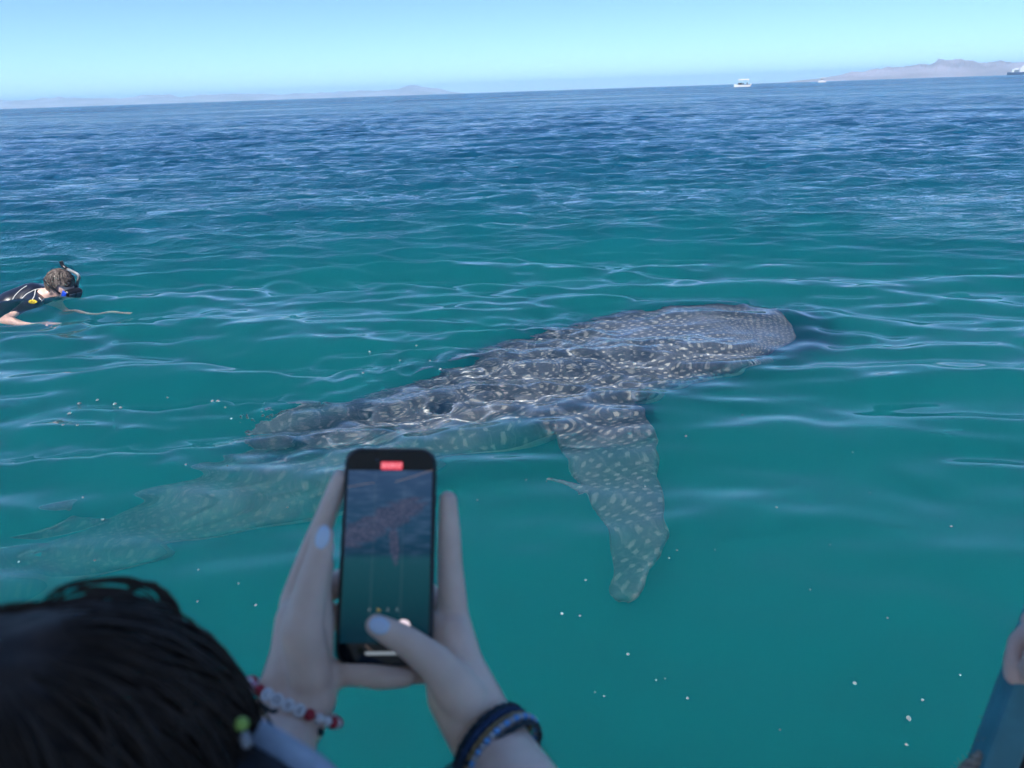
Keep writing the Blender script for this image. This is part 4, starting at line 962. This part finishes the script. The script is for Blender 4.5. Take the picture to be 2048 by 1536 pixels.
    q = smooth_curve([H(.10, -.085, 0), H(.09, -.085, -.06), H(.05, -.05, -.11), H(.02, .02, -.125), H(.01, .09, -.12), j1, tip], 30)
    bm = bmesh.new(); tube(bm, [Vector(v) for v in q[:24]], .013, 10); snk = link('snorkel', bm_mesh(bm), mat('clear_grey_tube', (.22, .23, .24), .3), root)
    bm = bmesh.new(); tube(bm, [Vector(v) for v in q[23:]], .0165, 10); link('splash_guard', bm_mesh(bm), M_black, snk)
    bm = bmesh.new(); add_ball(bm, H(.10, -.085, 0), .022); link('mouthpiece', bm_mesh(bm), M_black, snk)
diver()

# ------------------------------------------------------------------ bubbles and specks on the surface
def bubbles():
    spots = [(1256, 1309, 9), (1312, 1360, 5), (1330, 1357, 4), (1375, 1397, 8), (1709, 1367, 10), (1817, 1437, 12), (1845, 1400, 7), (1190, 1385, 4), (1208, 1393, 5), (1171, 1160, 6), (1124, 1228, 9), (1160, 1232, 7),
             (1903, 1053, 6), (1812, 1490, 7), (1553, 1015, 6), (1372, 872, 7), (1485, 830, 5), (190, 1121, 7), (38, 1124, 6), (252, 1163, 7), (397, 1140, 5), (477, 1167, 6), (395, 1203, 6), (447, 1203, 4), (512, 1210, 7), (480, 1375, 5), (658, 1444, 5),
             (122, 812, 7), (158, 808, 8), (196, 803, 7), (140, 827, 9), (150, 842, 10), (127, 853, 7), (156, 853, 7), (230, 806, 9), (252, 848, 9), (240, 810, 8), (425, 803, 9), (436, 805, 8), (452, 816, 7), (463, 838, 6), (450, 812, 6), (372, 930, 6), (228, 1012, 7), (206, 1040, 8), (166, 995, 6), (575, 1015, 6), (660, 950, 7), (455, 932, 5), (610, 1098, 5),
             (881, 738, 9), (811, 729, 8), (833, 694, 7), (860, 724, 6), (726, 746, 7), (741, 736, 7), (739, 704, 6), (800, 720, 6), (330, 770, 6), (378, 755, 5), (955, 1000, 5), (1052, 960, 5), (1093, 962, 4), (1035, 1050, 4), (1290, 972, 7), (1354, 1101, 5), (1338, 1116, 5), (1480, 1290, 5), (1620, 1180, 5), (1775, 1235, 5), (1920, 1350, 5), (1960, 1180, 5), (1560, 1460, 5), (1660, 1090, 4), (1740, 985, 4), (1850, 940, 4), (1705, 905, 4), (1430, 1100, 4)]
    M_b = NT('bubble_film'); p = M_b.p; p.inputs['Base Color'].default_value = (.55, .66, .68, 1); p.inputs['Roughness'].default_value = .12; p.inputs['Transmission Weight'].default_value = .75; p.inputs['IOR'].default_value = 1.2; p.inputs['Specular IOR Level'].default_value = 1.0
    rn = random.Random(2); proto = []
    for k in range(3):
        bm = bmesh.new(); bmesh.ops.create_icosphere(bm, subdivisions=2, radius=1)
        for v in bm.verts: v.co.z *= .7; v.co *= 1+.18*mnoise.noise(v.co*1.5+Vector((k*9, 0, 0)))
        if k: 
            r = bmesh.ops.create_icosphere(bm, subdivisions=1, radius=.5, matrix=Matrix.Translation((1.0, .5*k-.7, -.1)))
        me = fuse(bm, .11, 2) if k else bm_mesh(bm); me.materials.append(M_b.m); me.polygons.foreach_set('use_smooth', np.ones(len(me.polygons), bool)); proto.append(me)
    for i, (x, y, s_) in enumerate(spots):
        if i % 4 == 3 and i > 20: continue
        P = at(x, y, 0); z = wz(P.x, P.y); d = ray(x, y); P = EYE+d*((z-CAMH)/d.z)
        o = bpy.data.objects.new('bubble', proto[rn.randrange(3)]); C.objects.link(o)
        r = s_*.5/FPX*(P-EYE).length*.72; o.scale = (r, r, r); o.location = (P.x, P.y, wz(P.x, P.y)+r*.25); o.rotation_euler = (0, 0, rn.uniform(0, 6.28))
        tag(o, 'tiny clear bubble floating on the green water', 'bubble', 'bubbles floating on the water')
bubbles()

# ------------------------------------------------------------------ far boats, ship, hills, air
def small_figure(loc, h, pose, col, label, yaw=0):
    root = empty('person', loc, label, 'person', 'people on the white canopied boat'); x, y, z = loc
    bm = bmesh.new(); k = h/1.75; L = Vector(loc); c, s_ = math.cos(yaw), math.sin(yaw)
    V = lambda a, b, zz: L+Vector((a*c-b*s_, a*s_+b*c, zz))*k
    add_ball(bm, V(0, .02, 1.62), .11*k, (.9, 1, 1.15)); chain(bm, [(V(0, 0, 1.5), .06*k), (V(0, 0, 1.40), .10*k), (V(0, 0, 1.15), .15*k), (V(0, 0, .92), .15*k)], 10)
    for sx in (-1, 1):
        chain(bm, [(V(sx*.17, 0, 1.38), .06*k), (V(sx*(.24+.1*pose), .05, 1.12), .045*k), (V(sx*.20, .22+.1*pose, 1.0+.25*pose), .035*k)], 8)
        chain(bm, [(V(sx*.09, 0, .90), .09*k), (V(sx*.11, .03*pose, .48), .06*k), (V(sx*.11, 0, .06), .045*k), (V(sx*.11, .12, .03), .035*k)], 8)
    link('body', fuse(bm, .03*k, 2), col, root)
def far_boat(wl, Ln, facing, label, people=True):
    P = at(*wl, 0); P.z = 0
    root = empty('motor_boat', P, label, 'boat')
    yaw = math.atan2(P.x, P.y); X = Vector((math.cos(yaw), -math.sin(yaw), 0))*facing; Y = Vector((-X.y, X.x, 0))
    V = lambda a, b, z: P+X*a+Y*b+Vector((0, 0, z*(1.45 if people else 2.1)))
    bm = bmesh.new(); secs = []
    for i in range(13):
        u = -1+2*i/12; a = u*Ln/2; w_ = Ln*.13*(1-max(0, u)**2.5*.96); t_ = Ln*(.085+.05*max(0, u)**2)
        secs.append([bm.verts.new(V(a, y_, z_)) for y_, z_ in ((-w_, t_), (-w_*.9, 0), (-w_*.5, -.25), (w_*.5, -.25), (w_*.9, 0), (w_, t_), (w_*.85, t_), (w_*.8, .25), (-w_*.8, .25), (-w_*.85, t_))])
    n = len(secs[0])
    for A, B in zip(secs[:-1], secs[1:]):
        for k in range(n): bm.faces.new((A[k], B[k], B[(k+1) % n], A[(k+1) % n]))
    bm.faces.new(secs[0]); bm.faces.new(secs[-1][::-1]); bmesh.ops.recalc_face_normals(bm, faces=bm.faces); link('hull', bm_mesh(bm), M_white, root, smooth=False)
    bx = basis_to((0, 0, 1), X)
    bm = bmesh.new(); add_box(bm, V(-Ln*.08, 0, Ln*.30), (Ln*.66, Ln*.24, Ln*.075), bx, .03); link('canopy', bm_mesh(bm), M_white, root, smooth=False)
    for a in (-.36, .0, .20):
        for b in (-1, 1):
            bm = bmesh.new(); add_cone(bm, V(Ln*a, b*Ln*.11, Ln*.07), V(Ln*a, b*Ln*.11, Ln*.285), .06, .06, 8); link('canopy_post', bm_mesh(bm), M_white, root)
    for b in (-1, 1):
        bm = bmesh.new(); add_box(bm, V(-Ln*.53, b*Ln*.045, Ln*.09), (Ln*.055, Ln*.06, Ln*.12), bx, .06); add_box(bm, V(-Ln*.53, b*Ln*.045, 0), (.12, .08, Ln*.12), bx); link('outboard_engine', bm_mesh(bm), M_white, root, smooth=False)
    if people:
        dk = [mat('dark_clothes', (.010, .010, .012), .8), mat('grey_clothes', (.08, .07, .06), .8)]
        for i, (a, b) in enumerate(((.24, .2), (.20, -.5), (.15, .4), (.11, -.2), (.06, .5), (.01, -.4), (-.06, .3), (-.30, 0))):
            small_figure(V(Ln*a, b, .3), 1.95, i % 3*.3, dk[i in (2, 5)], 'small dark figure standing on the far white boat with the canopy' if i < 7 else 'lone figure standing by the engines of the far white canopied boat', yaw)
    else:
        bm = bmesh.new(); add_box(bm, V(Ln*.02, 0, Ln*.20), (Ln*.34, Ln*.17, Ln*.08), bx, .05); link('windscreen', bm_mesh(bm), mat('tinted_window', (.02, .03, .035), .2), root, smooth=False)
        bm = bmesh.new(); add_box(bm, V(Ln*.02, 0, Ln*.125), (Ln*.40, Ln*.19, Ln*.08), bx, .05); link('cabin', bm_mesh(bm), M_white, root, smooth=False)
far_boat((1484, 173.8), 9.0, -1, 'white motor boat with canopy and people aboard, the larger boat near the horizon')
far_boat((1644, 164.8), 10.0, -1, 'small white cabin boat near the horizon, in front of the hazy island', False)

def ship():
    D = 5200; d = ray(2016, 145); d.z = 0; d.normalize(); bow = d*D; X = Vector((d.y, -d.x, 0)); Y = d.copy()
    root = empty('cargo_ship', Vector((bow.x, bow.y, 0)), 'dark blue ship with white superstructure on the horizon at the right edge', 'ship')
    px = D/FPX; V = lambda a, b, z: bow+X*a*px+Y*b*px+Vector((0, 0, z*px))
    M_n = mat('navy_hull', (.015, .04, .12), .5); bm = bmesh.new(); secs = []
    for a, w_, t_, o_ in ((-1.0, .15, 4.6, 0), (1.5, 1.6, 4.4, 1.4), (5, 2.6, 4.1, 0), (30, 3, 4.0, 0), (62, 3, 4.2, 0), (68, 2.4, 4.6, 0)):
        secs.append([bm.verts.new(V(a+(o_ if z < 1 else 0), b*w_, z)) for b, z in ((-1, t_), (-.9, 0), (-.6, -1), (.6, -1), (.9, 0), (1, t_))])
    for A, B in zip(secs[:-1], secs[1:]):
        for k in range(6): bm.faces.new((A[k], B[k], B[(k+1) % 6], A[(k+1) % 6]))
    bm.faces.new(secs[0]); bm.faces.new(secs[-1][::-1]); bmesh.ops.recalc_face_normals(bm, faces=bm.faces); link('hull', bm_mesh(bm), M_n, root, smooth=False)
    bx = basis_to((0, 0, 1), X)
    for a, w_, h_, z in ((6.5, 3.2, 4.5, 4), (11, 6.5, 2.6, 7.6), (20, 9, 6.5, 4), (20, 5.5, 2.4, 10.5), (34, 14, 3.0, 4), (54, 12, 7, 4)):
        bm = bmesh.new(); add_box(bm, V(a, 0, z+h_/2), (w_*px, 4.2*px, h_*px), bx, 1.0); link('superstructure', bm_mesh(bm), M_white, root, smooth=False)
    bm = bmesh.new(); add_cone(bm, V(20, 0, 12), V(20, 0, 16), 1.2, .6, 8); link('mast', bm_mesh(bm), M_white, root)
    bm = bmesh.new(); add_box(bm, V(11, 0, 5.8), (7*px, 3.8*px, 3.2*px), bx); link('deck_gear', bm_mesh(bm), mat('grey_gear', (.16, .2, .24), .7), root, smooth=False)
ship()

def hills(name, prof, D, depth, seed, col, label):
    prof = np.array(prof, float); xs = np.linspace(prof[0, 0], prof[-1, 0], 260); hp = np.interp(xs, prof[:, 0], prof[:, 1])
    rows = 18; bm_v = []; 
    for r_ in range(rows):
        v = r_/(rows-1)
        for x, h_ in zip(xs, hp):
            d = ray(x, 182.5-(x-1024)*.0337); d.z = 0; d.normalize()
            dd = D+depth*v; hh = h_/FPX*(D+depth*.55)
            env = math.sin(math.pi*min(1, v/.55*.5)) if v < .55 else math.cos(math.pi/2*(v-.55)/.45)
            nz_ = mnoise.noise(Vector((x*.045+seed, v*5, 0)))*.5+mnoise.noise(Vector((x*.16+seed, v*11, 3)))*.25+mnoise.noise(Vector((x*.5+seed, v*20, 5)))*.12
            z = hh*env*(1+.55*nz_*(1-abs(v-.55))) if hh > 0 else 0
            if r_ in (0, rows-1): z = -3
            bm_v.append((d.x*dd, d.y*dd, max(z, -3)))
    n = len(xs); fs = [(a*n+b, a*n+b+1, (a+1)*n+b+1, (a+1)*n+b) for a in range(rows-1) for b in range(n-1)]
    me = raw_mesh(name, bm_v, fs)
    t = NT('haze_tinted_rock_'+str(seed)); tc = t.n('TexCoord'); a = t.n('TexNoise', Scale=.0016, Detail=6.0); t.l(tc.outputs['Object'], a.inputs['Vector'])
    t.l(t.mix(t.ramp(a.outputs[0], .35, .65), tuple(c_*.6 for c_ in col), col), t.p.inputs['Base Color']); t.p.inputs['Roughness'].default_value = .95  # rock colour tinted cool and pale, with distance haze painted in
    o = link(name, me, t.m, smooth=False); tag(o, kind='structure')
hills('hills', [(-140, 14), (0, 13), (60, 12), (120, 14), (200, 12), (240, 10), (300, 14), (340, 13), (360, 9), (400, 12), (480, 12), (560, 8), (640, 9), (700, 10), (760, 9), (800, 12), (825, 18), (845, 14), (880, 9), (905, 3), (930, 0)], 17500, 3500, 7, (.34, .35, .44), '')
hills('island', [(1560, 0), (1590, 2), (1640, 5), (1700, 12), (1760, 17), (1820, 20), (1860, 22), (1880, 26), (1900, 26), (1930, 25), (1950, 22), (1968, 17), (1990, 21), (2010, 18), (2040, 18), (2100, 20), (2200, 14), (2300, 0)], 10500, 2500, 3, (.32, .29, .35), '')

bm = bmesh.new(); bmesh.ops.create_cube(bm, size=1, matrix=Matrix.Translation((0, 0, (340-13)/2)) @ Matrix.Diagonal((62000, 62000, 353, 1)))
t = NT('air'); t.t.nodes.remove(t.p); v = t.n('VolumePrincipled', Density=HAZE_D if 'HAZE_D' in globals() else 6.5e-5); v.inputs['Color'].default_value = (.52, .82, 1, 1); v.inputs['Anisotropy'].default_value = .1
t.l(v.outputs[0], t.t.nodes['Material Output'].inputs['Volume'])
hz = link('haze', bm_mesh(bm), t.m, smooth=False); tag(hz, kind='stuff')
